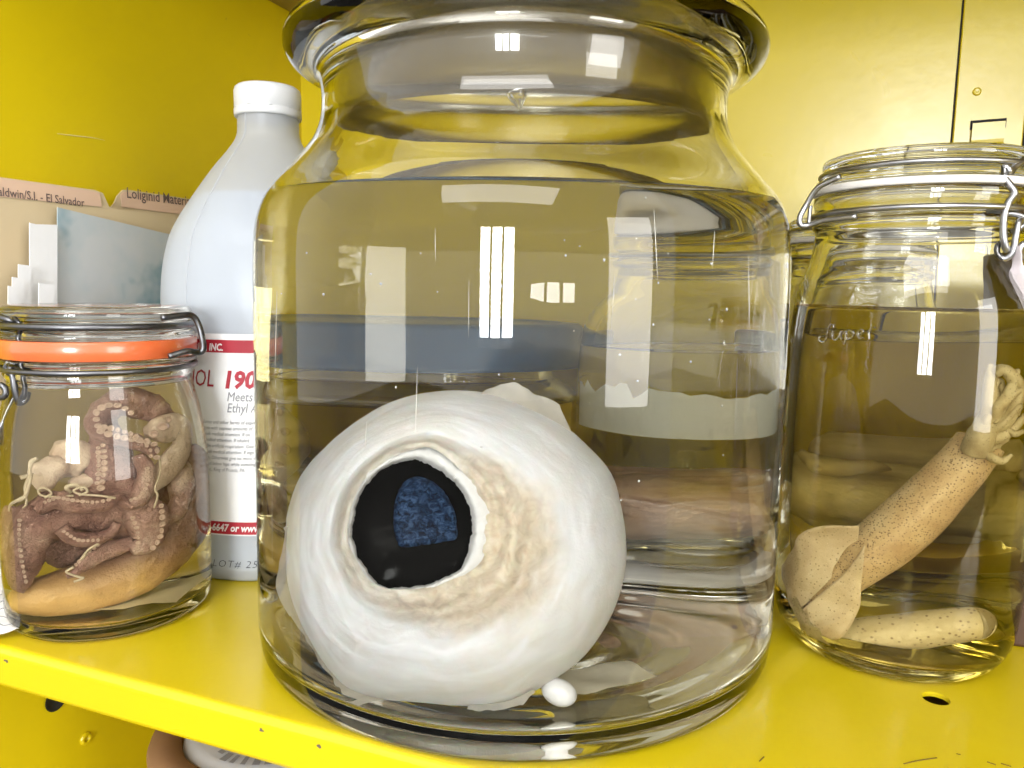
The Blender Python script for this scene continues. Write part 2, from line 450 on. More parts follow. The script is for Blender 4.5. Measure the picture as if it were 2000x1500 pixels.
CLJ = (-.219, .408)
oL = smooth_prof([(0, .0035), (.030, .003), (.0425, 0), (.0480, .0018), (.0503, .007), (.0510, .018), (.0512, .06), (.0511, .078), (.0500, .094), (.0475, .112), (.0450, .122), (.0440, .1275)], 4) + \
     smooth_prof([(.0446, .1295), (.0453, .1310), (.0450, .1335), (.0441, .1345), (.0441, .1358), (.0463, .1370), (.0468, .1386), (.0463, .1398), (.0410, .1400)], 3)
iL = smooth_prof([(.0400, .1397), (.0398, .130), (.0410, .122), (.0440, .111), (.0468, .094), (.0479, .078), (.0481, .05), (.0478, .020), (.0462, .011), (.040, .0072), (.025, .0068), (0, .0075)], 4)
lidL = [(0, .1498), (.036, .1498), (.0462, .1498), (.0468, .1506), (.0467, .1524), (.0455, .1538), (.0440, .1546), (.0438, .1585), (.0448, .1600), (.0452, .1620), (.0447, .1648), (.0430, .1662), (.0400, .1664), (.030, .1650), (0, .1648)]
GO = plain('orange_rubber', (.80, .16, .045), .3, .25, 60, .1, Coat_Weight=.8, Coat_Roughness=.12, Subsurface_Weight=.15, Subsurface_Scale=.002)
LEFT = clamp_jar('clamp_jar', CLJ, oL, iL, .1265, liquid_mats('straw_alcohol', (.97, .94, .80)), (.1402, .1496, .0472, GO), lidL, [(.0457, .1566, .0017), (.0462, .1348, .0014)], WIRE_D)
tag(LEFT.root, 'squat clamp-lid jar with orange rubber gasket holding the octopus', 'jar', 'clamp-lid jars')

RESIDUE = plain('dried_residue', (.80, .78, .70), .5)
def streaks():
    rnd = random.Random(4)
    for k in range(12):
        x = rnd.choice([rnd.uniform(760, 1140), rnd.uniform(1180, 1520), rnd.uniform(520, 760)]); y = rnd.uniform(400, 900); L = rnd.uniform(60, 330)
        a = on_cyl(x, y, CB, .1303); b = on_cyl(x + rnd.uniform(-8, 8), y + L, CB, .1303); r = rnd.uniform(.00006, .00014)
        tube('glass_streak', [a, a * .5 + b * .5, b], [r * .3, r, r * .2], RESIDUE, BIG.root, seg=6, sub=5)
streaks()
dp = on_cyl(1008, 190, CB, .0890)
tube('hanging_drop', [dp + Vector((0, 0, .001)), dp - Vector((-.0008, 0, .0020)), dp - Vector((-.0012, 0, .0045)), dp - Vector((-.0012, 0, .0062))], [.0040, .0034, .0018, .0005], GLASS, BIG.root, seg=14, sub=5)

# ------------------------------------------------------------------ the giant eye
def ang_lookup(poly, c):
    q = sorted((math.atan2(y - c[1], x - c[0]), math.hypot(x - c[0], y - c[1])) for x, y in poly)
    q = [(q[-1][0] - 2 * math.pi, q[-1][1])] + q + [(q[0][0] + 2 * math.pi, q[0][1])]
    def fn(a):
        a = (a + math.pi) % (2 * math.pi) - math.pi
        for i in range(len(q) - 1):
            if q[i][0] <= a <= q[i + 1][0]:
                t = (a - q[i][0]) / max(1e-9, q[i + 1][0] - q[i][0])
                p = [q[max(i - 1, 0)][1], q[i][1], q[i + 1][1], q[min(i + 2, len(q) - 1)][1]]
                return p[1] + .5 * t * (p[2] - p[0] + t * (2 * p[0] - 5 * p[1] + 4 * p[2] - p[3] + t * (3 * (p[1] - p[2]) + p[3] - p[0])))
        return q[0][1]
    return fn
def Zm(pts, s, ox, oy): return [(ox + x / s, oy + y / s) for x, y in pts]
EYE_OUT = Zm([(740, 82), (860, 74), (980, 85), (1080, 112), (1200, 165), (1330, 240), (1420, 320), (1510, 430), (1550, 560), (1572, 700), (1572, 810), (1540, 950), (1480, 1080), (1400, 1190), (1280, 1290), (1180, 1350), (1060, 1400), (900, 1418), (700, 1405), (560, 1395), (430, 1362), (350, 1310), (282, 1220), (222, 1120), (180, 1030), (146, 930), (130, 830), (130, 700), (142, 600), (170, 500), (222, 400), (300, 310), (400, 222), (500, 157), (610, 110)], 2.174, 500, 730)
PUP = Zm([(205, 850), (220, 700), (250, 570), (330, 430), (450, 320), (600, 265), (690, 240), (790, 265), (900, 320), (1000, 400), (1090, 500), (1150, 610), (1175, 720), (1172, 850), (1158, 950), (1120, 1050), (1080, 1130), (950, 1200), (800, 1255), (650, 1275), (480, 1275), (370, 1210), (310, 1110), (250, 1030), (225, 920)], 4.167, 640, 840)
RIM = Zm([(150, 850), (165, 700), (200, 560), (280, 400), (420, 270), (560, 190), (690, 145), (830, 125), (960, 190), (1060, 280), (1180, 400), (1260, 560), (1300, 690), (1290, 850), (1270, 960), (1230, 1060), (1120, 1150), (960, 1230), (800, 1295), (650, 1310), (480, 1300), (330, 1230), (250, 1110), (190, 1000), (155, 930)], 4.167, 640, 840)
EC = (808, 1022)
fo, fp, fr = ang_lookup(EYE_OUT, EC), ang_lookup(PUP, EC), ang_lookup(RIM, EC)
EY0 = .056                       # equator of the eye, metres in front of the jar's axis
TF, TB = .040, .055
def eye_pt(x, y, dep):
    return BIG.clamp(in_jar(x, y, CB, .1303, EY0 + dep + .029 * (y - 1075) / 315), .0012)
STK = []
def make_sclera():
    na, ns, nb = 288, 96, 40
    v, f, tan = [], [], []
    STK.clear()
    for i in range(ns + 1):
        s = i / ns
        for k in range(na):
            a = 2 * math.pi * k / na
            r0, r1 = fr(a) - 4, fo(a)
            right = max(0.0, math.cos(a - .35)) ** 1.0
            ss = s + .0
            x = EC[0] + math.cos(a) * (r0 + (r1 - r0) * ss); y = EC[1] + math.sin(a) * (r0 + (r1 - r0) * ss)
            sc = .30 + .22 * right
            nq = Vector((x * .012, y * .012, 3.1))
            sc += .05 * noise.noise(nq)
            dr = .84 - .12 * right
            if s < sc:
                u = s / sc; u = u * u * (3 - 2 * u)
                d = dr + (1 - dr) * u
            else:
                u = (s - sc) / (1 - sc); d = math.sqrt(max(0, 1 - u ** 2.1))
            # folds of skin round the pupil
            w = max(0, 1 - s / (sc * 1.05))
            fold = (.035 * noise.fractal(Vector((x * .035, y * .035, .3)), 1.0, 2.1, 4) + .030 * math.sin(s * 46 + 2.5 * noise.noise(Vector((x * .02, y * .02, 9)))) * (.5 + .5 * noise.noise(Vector((x * .015, y * .015, 5))))) * w * (.6 + 1.0 * right)
            big = .035 * noise.fractal(Vector((x * .009, y * .009, 1.7)), 1.0, 2.0, 2)
            d = d + fold + big * (1 - s) ** .5
            if s > .97:
                pass
            v.append(eye_pt(x, y, TF * d))
            STK.append(noise.fractal(Vector((math.cos(a) * 2.2, math.sin(a) * 2.2, s * 9 + .6 * noise.noise(Vector((x * .012, y * .012, 0))))), 1, 2.1, 4) * .5 + .5)
            edge = .50 + .38 * right - .10 * max(0, -math.cos(a)) + .05 * noise.noise(Vector((x * .01, y * .01, 7)))
            tan.append(max(0, min(1, (sc * (.86 + .30 * right) - s) / (sc * .45) + .32 * noise.fractal(Vector((x * .02, y * .02, 4)), 1, 2, 4))) * (.55 + .45 * max(0, math.cos(a - .45))))
    for i in range(ns):
        for k in range(na):
            j = (k + 1) % na
            f.append((i * na + k, (i + 1) * na + k, (i + 1) * na + j, i * na + j))
    base = ns * na
    # back half: shrink the equator towards its centre while going away
    eq = [Vector(v[base + k]) for k in range(na)]; cen = sum(eq, Vector()) / na
    view = Vector((-CB[0], -CB[1], 0)).normalized()
    prev = base
    for i in range(1, nb + 1):
        t = i / nb * math.pi / 2
        if i == nb:
            idx = len(v); v.append(BIG.clamp(cen - view * TB, .0012)); tan.append(0); STK.append(.5)
            for k in range(na): f.append((prev + k, idx, prev + (k + 1) % na))
        else:
            st = len(v)
            for k in range(na):
                v.append(BIG.clamp(cen + (eq[k] - cen) * math.cos(t) - view * (TB * math.sin(t)), .0012)); tan.append(0); STK.append(.5)
            for k in range(na):
                j = (k + 1) % na; f.append((prev + k, st + k, st + j, prev + j))
            prev = st
    return v, f, tan
def eye_mat():
    t = NT('eye_sclera'); v = t.coords()
    at = t.n('Attribute', attribute_name='stain')
    n1 = t.noise(v, 17, 5, .6, .7); n2 = t.noise(v, 120, 5, .65, 1.2); n3 = t.noise(v, 500, 3, .6)
    c = t.ramp(n1, [(.32, (.66, .65, .64)), (.48, (.74, .75, .77)), (.68, (.73, .71, .66))])
    c = t.mix(c, (.80, .80, .80), t.ramp(n2, [(.50, (0, 0, 0)), (.70, (.5, .5, .5))]))
    a2 = t.n('Attribute', attribute_name='streak')
    c = t.mix(c, (.60, .57, .53), t.ramp(a2.outputs['Fac'], [(.15, (.42, .42, .42)), (.46, (0, 0, 0))]))
    c = t.mix(c, (.82, .83, .85), t.ramp(a2.outputs['Fac'], [(.52, (0, 0, 0)), (.78, (1, 1, 1))]))
    tan = t.ramp(n2, [(.22, (.42, .33, .22)), (.45, (.66, .55, .40)), (.75, (.80, .72, .58))])
    c = t.mix(c, tan, at.outputs['Fac'])
    sp = t.ramp(t.noise(v, 210, 2, .5), [(.76, (0, 0, 0)), (.80, (1, 1, 1))])
    m = t.n('Math', operation='MULTIPLY'); t.l(sp, m.inputs[0]); t.l(at.outputs['Fac'], m.inputs[1])
    c = t.mix(c, (.17, .13, .09), m.outputs[0])
    mm = t.n('Math', operation='MULTIPLY_ADD'); mm.inputs[1].default_value = .4; t.l(n3, mm.inputs[0]); t.l(n2, mm.inputs[2])
    m3 = t.n('Math', operation='MULTIPLY_ADD'); m3.inputs[1].default_value = 1.2; t.l(a2.outputs['Fac'], m3.inputs[0]); t.l(mm.outputs[0], m3.inputs[2])
    b = t.bsdf(c, .5, t.bump(m3.outputs[0], .22, .0018), Subsurface_Weight=.18, Subsurface_Scale=.006)
    return t.m
eye = empty('giant_eye', (CB[0], CB[1] - .03, .0092))
tag(eye, 'giant white squid eye with black pupil, inside the largest jar', 'eye')
v, f, tan = make_sclera()
so = mesh('sclera', v, f, eye_mat(), eye)
at = so.data.attributes.new('stain', 'FLOAT', 'POINT'); at.data.foreach_set('value', tan)
at = so.data.attributes.new('streak', 'FLOAT', 'POINT'); at.data.foreach_set('value', STK)

TISSUE = plain('torn_white_tissue', (.80, .80, .79), .5, .10, 200, .3)
def rim_ring():
    na, nr = 240, 9
    v, f = [], []
    for k in range(na):
        a = 2 * math.pi * k / na
        rip = 3.0 * noise.noise(Vector((math.cos(a) * 9, math.sin(a) * 9, 2))) + 2.5 * noise.noise(Vector((math.cos(a) * 26, math.sin(a) * 26, 6)))
        for i in range(nr):
            t = i / (nr - 1)
            r = (fp(a) + rip * (1 - t)) * (1 - t) + (fr(a) + 5) * t
            x = EC[0] + math.cos(a) * r; y = EC[1] + math.sin(a) * r
            d = .78 - .07 * max(0, math.cos(a - .35)) + .040 * math.sin(math.pi * min(1, t * 1.05)) + .018 * noise.fractal(Vector((x * .06, y * .06, 0)), 1, 2, 3) - .10 * max(0, .25 - t) * 4
            v.append(eye_pt(x, y, TF * d))
    for k in range(na):
        j = (k + 1) % na
        for i in range(nr - 1):
            f.append((k * nr + i, k * nr + i + 1, j * nr + i + 1, j * nr + i))
    return v, f
v, f = rim_ring(); mesh('pupil_rim', v, f, TISSUE, eye)
def pupil_mesh():
    na, nr = 96, 14; v = [eye_pt(EC[0], EC[1], TF * .68)]; f = []
    for i in range(1, nr + 1):
        for k in range(na):
            a = 2 * math.pi * k / na; r = (fp(a) + 6) * i / nr
            v.append(eye_pt(EC[0] + math.cos(a) * r, EC[1] + math.sin(a) * r, TF * (.68 - .12 * (i / nr) ** 2)))
    for k in range(na): f.append((0, 1 + k, 1 + (k + 1) % na))
    for i in range(nr - 1):
        for k in range(na):
            j = (k + 1) % na; f.append((1 + i * na + k, 1 + (i + 1) * na + k, 1 + (i + 1) * na + j, 1 + i * na + j))
    return v, f
PUPM = plain('black_pupil', (.0015, .0014, .001), .15, .3, 30, Specular_IOR_Level=.03)
v, f = pupil_mesh(); pu = mesh('pupil', v, f, PUPM, eye)
LENS = Zm([(555, 560), (590, 470), (650, 400), (750, 380), (850, 415), (950, 500), (1005, 590), (1040, 680), (1052, 780), (1050, 880), (960, 905), (850, 925), (740, 940), (600, 945), (560, 880), (540, 790), (540, 680)], 4.167, 640, 840)
LC = (640 + 790 / 4.167, 840 + 690 / 4.167); fl = ang_lookup(LENS, LC)
def lens_mesh():
    na, nr = 72, 10; v = [eye_pt(*LC, TF * .74)]; f = []
    for i in range(1, nr + 2):
        for k in range(na):
            a = 2 * math.pi * k / na; t = min(i / nr, 1); r = fl(a) * t * (1 + .035 * noise.noise(Vector((math.cos(a) * 12, math.sin(a) * 12, 1))))
            x, y = LC[0] + math.cos(a) * r, LC[1] + math.sin(a) * r
            rp = min(1, math.hypot(x - EC[0], y - EC[1]) / 122)
            d = .71 - .12 * rp ** 2 + (.03 * math.sqrt(max(0, 1 - t ** 3)) if i <= nr else -.05)
            v.append(eye_pt(x, y, TF * d))
    for k in range(na): f.append((0, 1 + k, 1 + (k + 1) % na))
    for i in range(nr):
        for k in range(na):
            j = (k + 1) % na; f.append((1 + i * na + k, 1 + (i + 1) * na + k, 1 + (i + 1) * na + j, 1 + i * na + j))
    return v, f
t = NT('blue_lens'); vv = t.coords()
n1 = t.noise(vv, 380, 6, .75, .8); n2 = t.noise(vv, 70, 5, .7)
c = t.ramp(n1, [(.42, (.001, .003, .010)), (.50, (.010, .028, .075)), (.60, (.045, .092, .175))])
c = t.mix(c, (.006, .016, .045), t.ramp(n2, [(.45, (0, 0, 0)), (.70, (.8, .8, .8))]))
t.bsdf(c, .35, t.bump(n1, .3, .0008), Specular_IOR_Level=.08)
v, f = lens_mesh(); tag(mesh('lens', v, f, t.m, pu), 'mottled blue lens patch')

# torn membranes hanging off the eye
t = NT('thin_membrane'); vv = t.coords(); n1 = t.noise(vv, 60, 5, .6)
d1 = t.n('BsdfDiffuse'); d2 = t.n('BsdfTranslucent'); d3 = t.n('BsdfTransparent')
t.l(t.ramp(n1, [(.3, (.70, .66, .58)), (.7, (.84, .82, .77))]), d1.inputs[0]); d2.inputs[0].default_value = (.8, .76, .66, 1)
m1 = t.n('MixShader', Fac=.45); t.l(d1.outputs[0], m1.inputs[1]); t.l(d2.outputs[0], m1.inputs[2])
m2 = t.n('MixShader'); t.l(t.ramp(n1, [(.35, (.08, .08, .08)), (.75, (.40, .40, .40))]), m2.inputs[0]); t.l(m1.outputs[0], m2.inputs[1]); t.l(d3.outputs[0], m2.inputs[2]); t.l(m2.outputs[0], t.out.inputs[0])
MEMB = t.m
def ribbon(name, A, B, dA, dB, nz=3.0, n=7, mat=MEMB, sub=6, parent=eye):
    """sheet of skin between two pixel curves A and B at depths dA, dB"""
    a = spline([(*p, 0) for p in A], sub); b = spline([(*p, 0) for p in B], sub); m = min(len(a), len(b)); v, f = [], []
    for i in range(m):
        for k in range(n):
            t = k / (n - 1); x = a[i].x * (1 - t) + b[i].x * t; y = a[i].y * (1 - t) + b[i].y * t
            x += nz * t * noise.noise(Vector((x * .05, y * .05, 1))); y += nz * t * noise.noise(Vector((x * .05, y * .05, 5)))
            v.append(eye_pt(x, y, dA * (1 - t) + dB * t + .002 * noise.noise(Vector((x * .03, y * .03, 8)))))
    for i in range(m - 1):
        for k in range(n - 1): f.append((i * n + k, i * n + k + 1, (i + 1) * n + k + 1, (i + 1) * n + k))
    return mesh(name, v, f, mat, parent)
ribbon('membrane', Zm([(900, 95), (1050, 130), (1180, 180), (1290, 235), (1345, 262)], 2.174, 500, 730), Zm([(940, 92), (1040, 44), (1110, 42), (1180, 85), (1285, 132), (1332, 230)], 2.174, 500, 730)[:5] + Zm([(1335, 236)], 2.174, 500, 730), .004, .010)
ribbon('membrane', Zm([(150, 640), (140, 760), (150, 880), (190, 1010)], 2.174, 500, 730), Zm([(118, 655), (128, 700), (92, 905), (150, 1030)], 2.174, 500, 730), .006, .012, 5)
ribbon('membrane', Zm([(165, 950), (215, 1060), (260, 1150), (330, 1250)], 2.174, 500, 730), Zm([(95, 930), (190, 1080), (215, 1120), (290, 1240)], 2.174, 500, 730), .006, .012, 6)
ribbon('membrane', Zm([(300, 1240), (360, 1300), (450, 1350), (560, 1380)], 2.174, 500, 730), Zm([(285, 1240), (340, 1310), (372, 1362), (520, 1394)], 2.174, 500, 730), .010, .014, 9)
ribbon('membrane', Zm([(490, 1375), (450, 1378), (410, 1395), (390, 1425)], 2.174, 500, 730), Zm([(515, 1388), (470, 1398), (430, 1418), (384, 1433)], 2.174, 500, 730), .014, .018, 2)
ribbon('membrane', Zm([(900, 1405), (1000, 1400), (1080, 1385), (1180, 1340)], 2.174, 500, 730), Zm([(905, 1424), (1010, 1425), (1100, 1412), (1190, 1352)], 2.174, 500, 730), .014, .016, 8)

# small white bead and the paper label lying on the jar floor
def blob(name, c, ax, ay, az, mat, parent=None, nz=0, nsc=80, seg=28, fn=None):
    v, f = [], []; c = Vector(c)
    for i in range(1, seg // 2):
        t = math.pi * i / (seg // 2)
        for k in range(seg):
            a = 2 * math.pi * k / seg
            d = Vector(ax) * (math.sin(t) * math.cos(a)) + Vector(ay) * (math.sin(t) * math.sin(a)) + Vector(az) * math.cos(t)
            p = c + d * (1 + nz * noise.fractal((c + d) * nsc, 1, 2, 3))
            v.append(tuple(fn(p) if fn else p))
    n = seg // 2 - 1
    for i in range(n - 1):
        for k in range(seg): f.append((i * seg + k, (i + 1) * seg + k, (i + 1) * seg + (k + 1) % seg, i * seg + (k + 1) % seg))
    top = len(v); v.append(tuple(fn(c + Vector(az)) if fn else c + Vector(az))); bot = len(v); v.append(tuple(fn(c - Vector(az)) if fn else c - Vector(az)))
    for k in range(seg):
        f.append((top, k, (k + 1) % seg)); f.append((bot, (n - 1) * seg + (k + 1) % seg, (n - 1) * seg + k))
    return mesh(name, v, f, mat, parent) if name else (v, f)
pb = in_jar(1092, 1352, CB, .1303, .083)
bl = blob('bead', (pb.x, pb.y, .0092 + .0050), (.0062, 0, -.0034), (0, .0050, 0), (.0022, 0, .0050), plain('smooth_white', (.86, .86, .86), .3, .05))
tag(bl, 'small smooth white egg-shaped lump on the big jar\'s floor below the eye', 'lump')
LAB = plain('aged_label_paper', (.80, .74, .56), .75, .2, 70, .1)
def floor_label():
    p = in_jar(1130, 1345, CB, .1303, .070); c = Vector((p.x + .006, p.y + .012, .0108)); a = R_(25); v, f = [], []
    for i in range(9):
        for j in range(7):
            q = Vector(((i / 8 - .5) * .040, (j / 6 - .5) * .026, 0)); q.rotate(Matrix.Rotation(a, 3, 'Z'))
            q = c + q; q.z += .0025 * noise.noise(q * 70) + .002 * abs(i / 8 - .5) ; v.append(q)
    for i in range(8):
        for j in range(6): f.append((i * 7 + j, (i + 1) * 7 + j, (i + 1) * 7 + j + 1, i * 7 + j + 1))
    return mesh('paper_label', v, f, LAB)
tag(floor_label(), 'curled yellowed paper label under the giant eye, on the big jar floor', 'paper')

def specks():
    rnd = random.Random(11); parts = []
    for k in range(46):
        p = in_jar(rnd.uniform(540, 1500), rnd.uniform(390, 1000), CB, .1303, rnd.uniform(.0, .11)); r = rnd.uniform(.00025, .00055)
        if BIG.clamp(p, .003) != p: continue
        parts.append(blob(None, p, (r, 0, 0), (0, r, 0), (0, 0, r * rnd.uniform(.7, 1.5)), None, seg=8))
    v, f = join(parts); return mesh('suspended_specks', v, f, PAPER)
tag(specks(), 'tiny white specks drifting in the liquid above the giant eye', 'specks', kind='stuff')

# ------------------------------------------------------------------ wire clamps of the two near jars
def wire_px(name, j, pts, Y, th, mat, **kw):
    return tube(name, [on_y(x, y, Y + (dy if False else 0)) - Vector((0, d, 0)) * 1 for (x, y, d) in pts for dy in (0,)], th, mat, j.root, **kw)
def Zr(pts): return [(1900 + x / 4.286, 290 + y / 4.286, d) for x, y, d in pts]
YR = .337
wire_px('clamp_lever', RIGHT, Zr([(520, 60, -.006), (429, 108, -.002), (340, 160, 0), (280, 200, .002), (262, 165, .002), (235, 170, .0015), (230, 235, .002), (262, 320, .004), (285, 385, .005), (245, 470, .004), (215, 560, .004), (205, 690, .004), (215, 800, .004), (245, 850, .003), (265, 800, -.001)]), YR, .0015, WIRE, seg=10)
wire_px('clamp_link', RIGHT, Zr([(245, 790, -.002), (190, 820, 0), (180, 890, .001), (235, 925, .0025), (285, 870, .004), (310, 740, .004), (345, 630, .003), (385, 605, .001), (395, 660, -.002)]), YR, .0014, WIRE, seg=10)
wire_px('clamp_link', RIGHT, Zr([(120, 552, -.003), (200, 545, .000), (330, 552, .001), (400, 575, .001), (425, 630, .000), (390, 675, -.001), (345, 690, -.004)]), YR, .00135, WIRE, seg=10)
wire_px('clamp_link', RIGHT, Zr([(500, 780, 0), (410, 800, .001), (380, 850, .001), (410, 905, 0), (500, 925, -.001)]), YR, .0014, WIRE, seg=10)
# hinge on the far left of the right jar
wire_px('hinge_wire', RIGHT, [(1620, 352, .012), (1592, 368, .004), (1575, 400, 0), (1562, 425, 0), (1565, 440, 0), (1580, 440, .001), (1600, 433, .006), (1640, 430, .018)], .372, .0013, WIRE, seg=8)
wire_px('hinge_wire', RIGHT, [(1583, 402, 0), (1581, 420, .0), (1580, 436, .0)], .374, .0010, WIRE, seg=8)

def Zl(pts): return [(x / 5.556, 590 + y / 5.556, d) for x, y, d in pts]
YL = .372
wire_px('clamp_lever', LEFT, Zl([(-120, 165, -.006), (-20, 160, -.001), (80, 185, .001), (170, 205, .001), (230, 185, .0025), (270, 250, .003), (290, 400, .003), (310, 560, .003), (325, 750, .003), (335, 930, .003), (325, 1020, .0025), (290, 1040, 0)]), YL, .0016, WIRE_D, seg=10)
wire_px('clamp_link', LEFT, Zl([(350, 990, -.0015), (345, 1060, .0005), (300, 1095, .001), (240, 1070, .0025), (215, 950, .0035), (195, 820, .0035), (155, 720, .0025), (110, 690, 0)]), YL, .0016, WIRE_D, seg=10)
wire_px('clamp_link', LEFT, Zl([(330, 625, -.002), (230, 650, .001), (130, 650, .001), (85, 690, .001), (95, 760, .0005), (150, 790, -.001), (210, 740, -.003)]), YL, .0015, WIRE_D, seg=10)
wire_px('clamp_handle', LEFT, Zl([(210, 960, -.002), (185, 1030, -.002), (90, 1200, -.001), (0, 1370, 0), (-90, 1540, .001)]), YL, .0014, WIRE, seg=10)
wire_px('clamp_link', LEFT, Zl([(-60, 900, 0), (30, 900, .001), (75, 950, .001), (60, 1020, .001), (-60, 1050, 0)]), YL, .0015, WIRE_D, seg=10)
wire_px('hinge_wire', LEFT, [(340, 619, .014), (366, 615, .006), (379, 617, .0015), (388, 635, 0), (395, 660, 0), (397, 681, 0), (390, 688, .001), (376, 684, .006), (350, 692, .012)], .392, .0016, WIRE_D, seg=8)

# embossed script on the right jar's shoulder
def emboss():
    S = 5.556; strokes = [[(490, 560), (485, 525), (455, 525), (435, 570), (420, 640), (395, 700), (350, 705), (330, 670), (360, 645)],
        [(480, 590), (475, 660), (510, 690), (545, 655), (575, 590), (565, 650), (580, 690)], [(625, 590), (620, 690), (600, 740)], [(620, 610), (670, 585), (705, 620), (680, 670), (630, 675)],
        [(750, 640), (800, 610), (800, 580), (765, 590), (750, 640), (775, 675), (810, 665)], [(870, 600), (875, 690)], [(872, 620), (900, 560), (950, 555)]]
    parts = []
    for s in strokes:
        pts = [on_cyl(1540 + x / S, 540 + y / S, CRJ, .0566) for x, y in s]
        parts.append(tube_data(pts, .0005, seg=6, sub=5))
    v, f = join(parts); mesh('embossed_lettering', v, f, GLASS, RIGHT.root)
emboss()
# small plastic-wrapped tag on the clamp
BAG = plain('milky_plastic', (.78, .70, .72), .35, .25, 90, .4)
def bag():
    Y = .334; L = [(1976, 480), (1978, 515), (1966, 540), (1985, 590), (2010, 650), (2030, 700)]; Rr = [(1984, 482), (1990, 515), (2010, 545), (2060, 580), (2080, 640), (2100, 700)]
    v, f = [], []; n = 10
    a = spline([(*p, 0) for p in L], 4); b = spline([(*p, 0) for p in Rr], 4)
    for side in (0, 1):
        for p, q in zip(a, b):
            for k in range(n):
                t = k / (n - 1); th = .005 * math.sin(math.pi * t) * (1 if side == 0 else -.6)
                w = on_y(p.x * (1 - t) + q.x * t, p.y * (1 - t) + q.y * t, Y)
                w.y -= th * (1 + .6 * noise.noise(w * 160)) + .001 * noise.noise(w * 300); v.append(w)
    m = len(a)
    for sd in (0, 1):
        o = sd * m * n
        for i in range(m - 1):
            for k in range(n - 1):
                q = (o + i * n + k, o + i * n + k + 1, o + (i + 1) * n + k + 1, o + (i + 1) * n + k); f.append(q if sd else q[::-1])
    return mesh('tag_bag', v, f, BAG)
tag(bag(), 'crumpled milky plastic bag tied to the right jar\'s wire clamp', 'bag')

# ------------------------------------------------------------------ plastic bottle
CBT = (-.1590, .5085); RB = .0672
t = NT('natural_polyethylene'); vv = t.coords(); n1 = t.noise(vv, 14, 2, .5)
b1 = t.n('BsdfPrincipled', Roughness=.34); t.l(t.bump(t.noise(vv, 45, 4, .6), .25, .002), b1.inputs['Normal']); b1.inputs['Base Color'].default_value = (.74, .76, .79, 1)
b2 = t.n('BsdfTranslucent'); b2.inputs[0].default_value = (.75, .77, .81, 1)
b3 = t.n('BsdfTransparent'); b3.inputs[0].default_value = (.92, .94, .96, 1)
m1 = t.n('MixShader', Fac=.42); t.l(b1.outputs[0], m1.inputs[1]); t.l(b2.outputs[0], m1.inputs[2])
m2 = t.n('MixShader', Fac=.30); t.l(m1.outputs[0], m2.inputs[1]); t.l(b3.outputs[0], m2.inputs[2]); t.l(m2.outputs[0], t.out.inputs[0])
HDPE = t.m
bp = smooth_prof([(.061, 0), (.0655, .0018), (.0670, .007), (RB, .02), (RB, .10), (RB, .150), (.0668, .172), (.0650, .190), (.0610, .2065), (.0545, .2200), (.0440, .2365), (.0340, .2510), (.0250, .2625), (.0195, .2720), (.0190, .284)], 5)
bt = empty('plastic_bottle', (*CBT, 0)); tag(bt, 'translucent white plastic alcohol bottle behind the orange-gasket jar', 'bottle')
lathe('bottle_body', [(0, .004), (.05, .004)] + bp, CBT, HDPE, bt, 96)
lv = .2335
lathe('liquid', [(0, .006)] + [(max(r - .0022, 0), z) for r, z in bp if .006 < z < lv] + [(.0435, lv), (0, lv)], CBT, plain('bottle_alcohol', (.42, .48, .55), .25, .05), bt, 72)
WHP = plain('white_plastic', (.70, .71, .72), .4, .03)
def ridged():
    v, f = [], []; seg = 120; prof = [(.0185, .2835), (.0205, .2835), (.0208, .2850), (.0208, .2878), (.0203, .2882), (.0203, .2888), (.0206, .2892), (.0206, .2990), (.0200, .3012), (.0185, .3025), (0, .3028)]
    return lathe_data(prof, CBT, seg)
v, f = ridged(); cap = mesh('cap', v, f, WHP, bt)
for k in range(10):
    a0 = 2 * math.pi * k / 10; pts = [(CBT[0] + .02085 * math.cos(a0 + q * .1), CBT[1] + .02085 * math.sin(a0 + q * .1), .2885) for q in range(6)]
    tube('band_bridge', pts[:2], .0003, WHP, cap, seg=5, sub=1)
# mould seam
tube('mould_seam', [(CBT[0] + (r + .0001) * math.cos(R_(-118)), CBT[1] + (r + .0001) * math.sin(R_(-118)), z) for r, z in bp[6:]], .0005, HDPE, bt, seg=6, sub=1)
RLB = RB + .0007
def b_az(x, y):
    p = on_cyl(x, y, CBT, RLB); return math.atan2(p.y - CBT[1], p.x - CBT[0]), p.z
def wrap(u, z, r=RLB): return Vector((CBT[0] + r * math.cos(u), CBT[1] + r * math.sin(u), z))
a_mid, _ = b_az(440, 850); zt = b_az(440, 652)[1]; zb = b_az(440, 1046)[1]
def patch(name, u0, u1, z0, z1, r, mat, parent, n=40):
    v, f = [], []
    for i in range(n + 1):
        u = u0 + (u1 - u0) * i / n; v += [wrap(u, z0, r), wrap(u, z1, r)]
    for i in range(n): f.append((2 * i, 2 * i + 2, 2 * i + 3, 2 * i + 1))
    return mesh(name, v, f, mat, parent)
U0, U1 = a_mid - 1.25, a_mid + .62
lbl = patch('label', U0, U1, zb, zt, RLB, PAPER, bt)
for ya, yb in ((664, 689), (1019, 1043)):
    patch('red_band', U0, U1, b_az(440, yb)[1], b_az(440, ya)[1], RLB + .0002, RED, lbl)
def btext(body, x, y, px, mat, name='print_line', sq=1.0, lift=.0004, **kw):
    u0, z0 = b_az(x, y)[0], b_az(440, y)[1]; k = (on_cyl(x, y, CBT, RLB) - CAMP).dot(_fw) / F
    v, f = text_geo(body, px * k * 1.38, **kw)
    mesh(name, [wrap(u0 + p.x * sq / RLB, z0 + p.y, RLB + lift) for p in v], f, mat, lbl, smooth=False)
WINK = plain('white_print', (.85, .80, .80), .6)
btext('RIES, INC.', 380, 685, 14, WINK, shear=.2, offset=.0002, sq=.78)
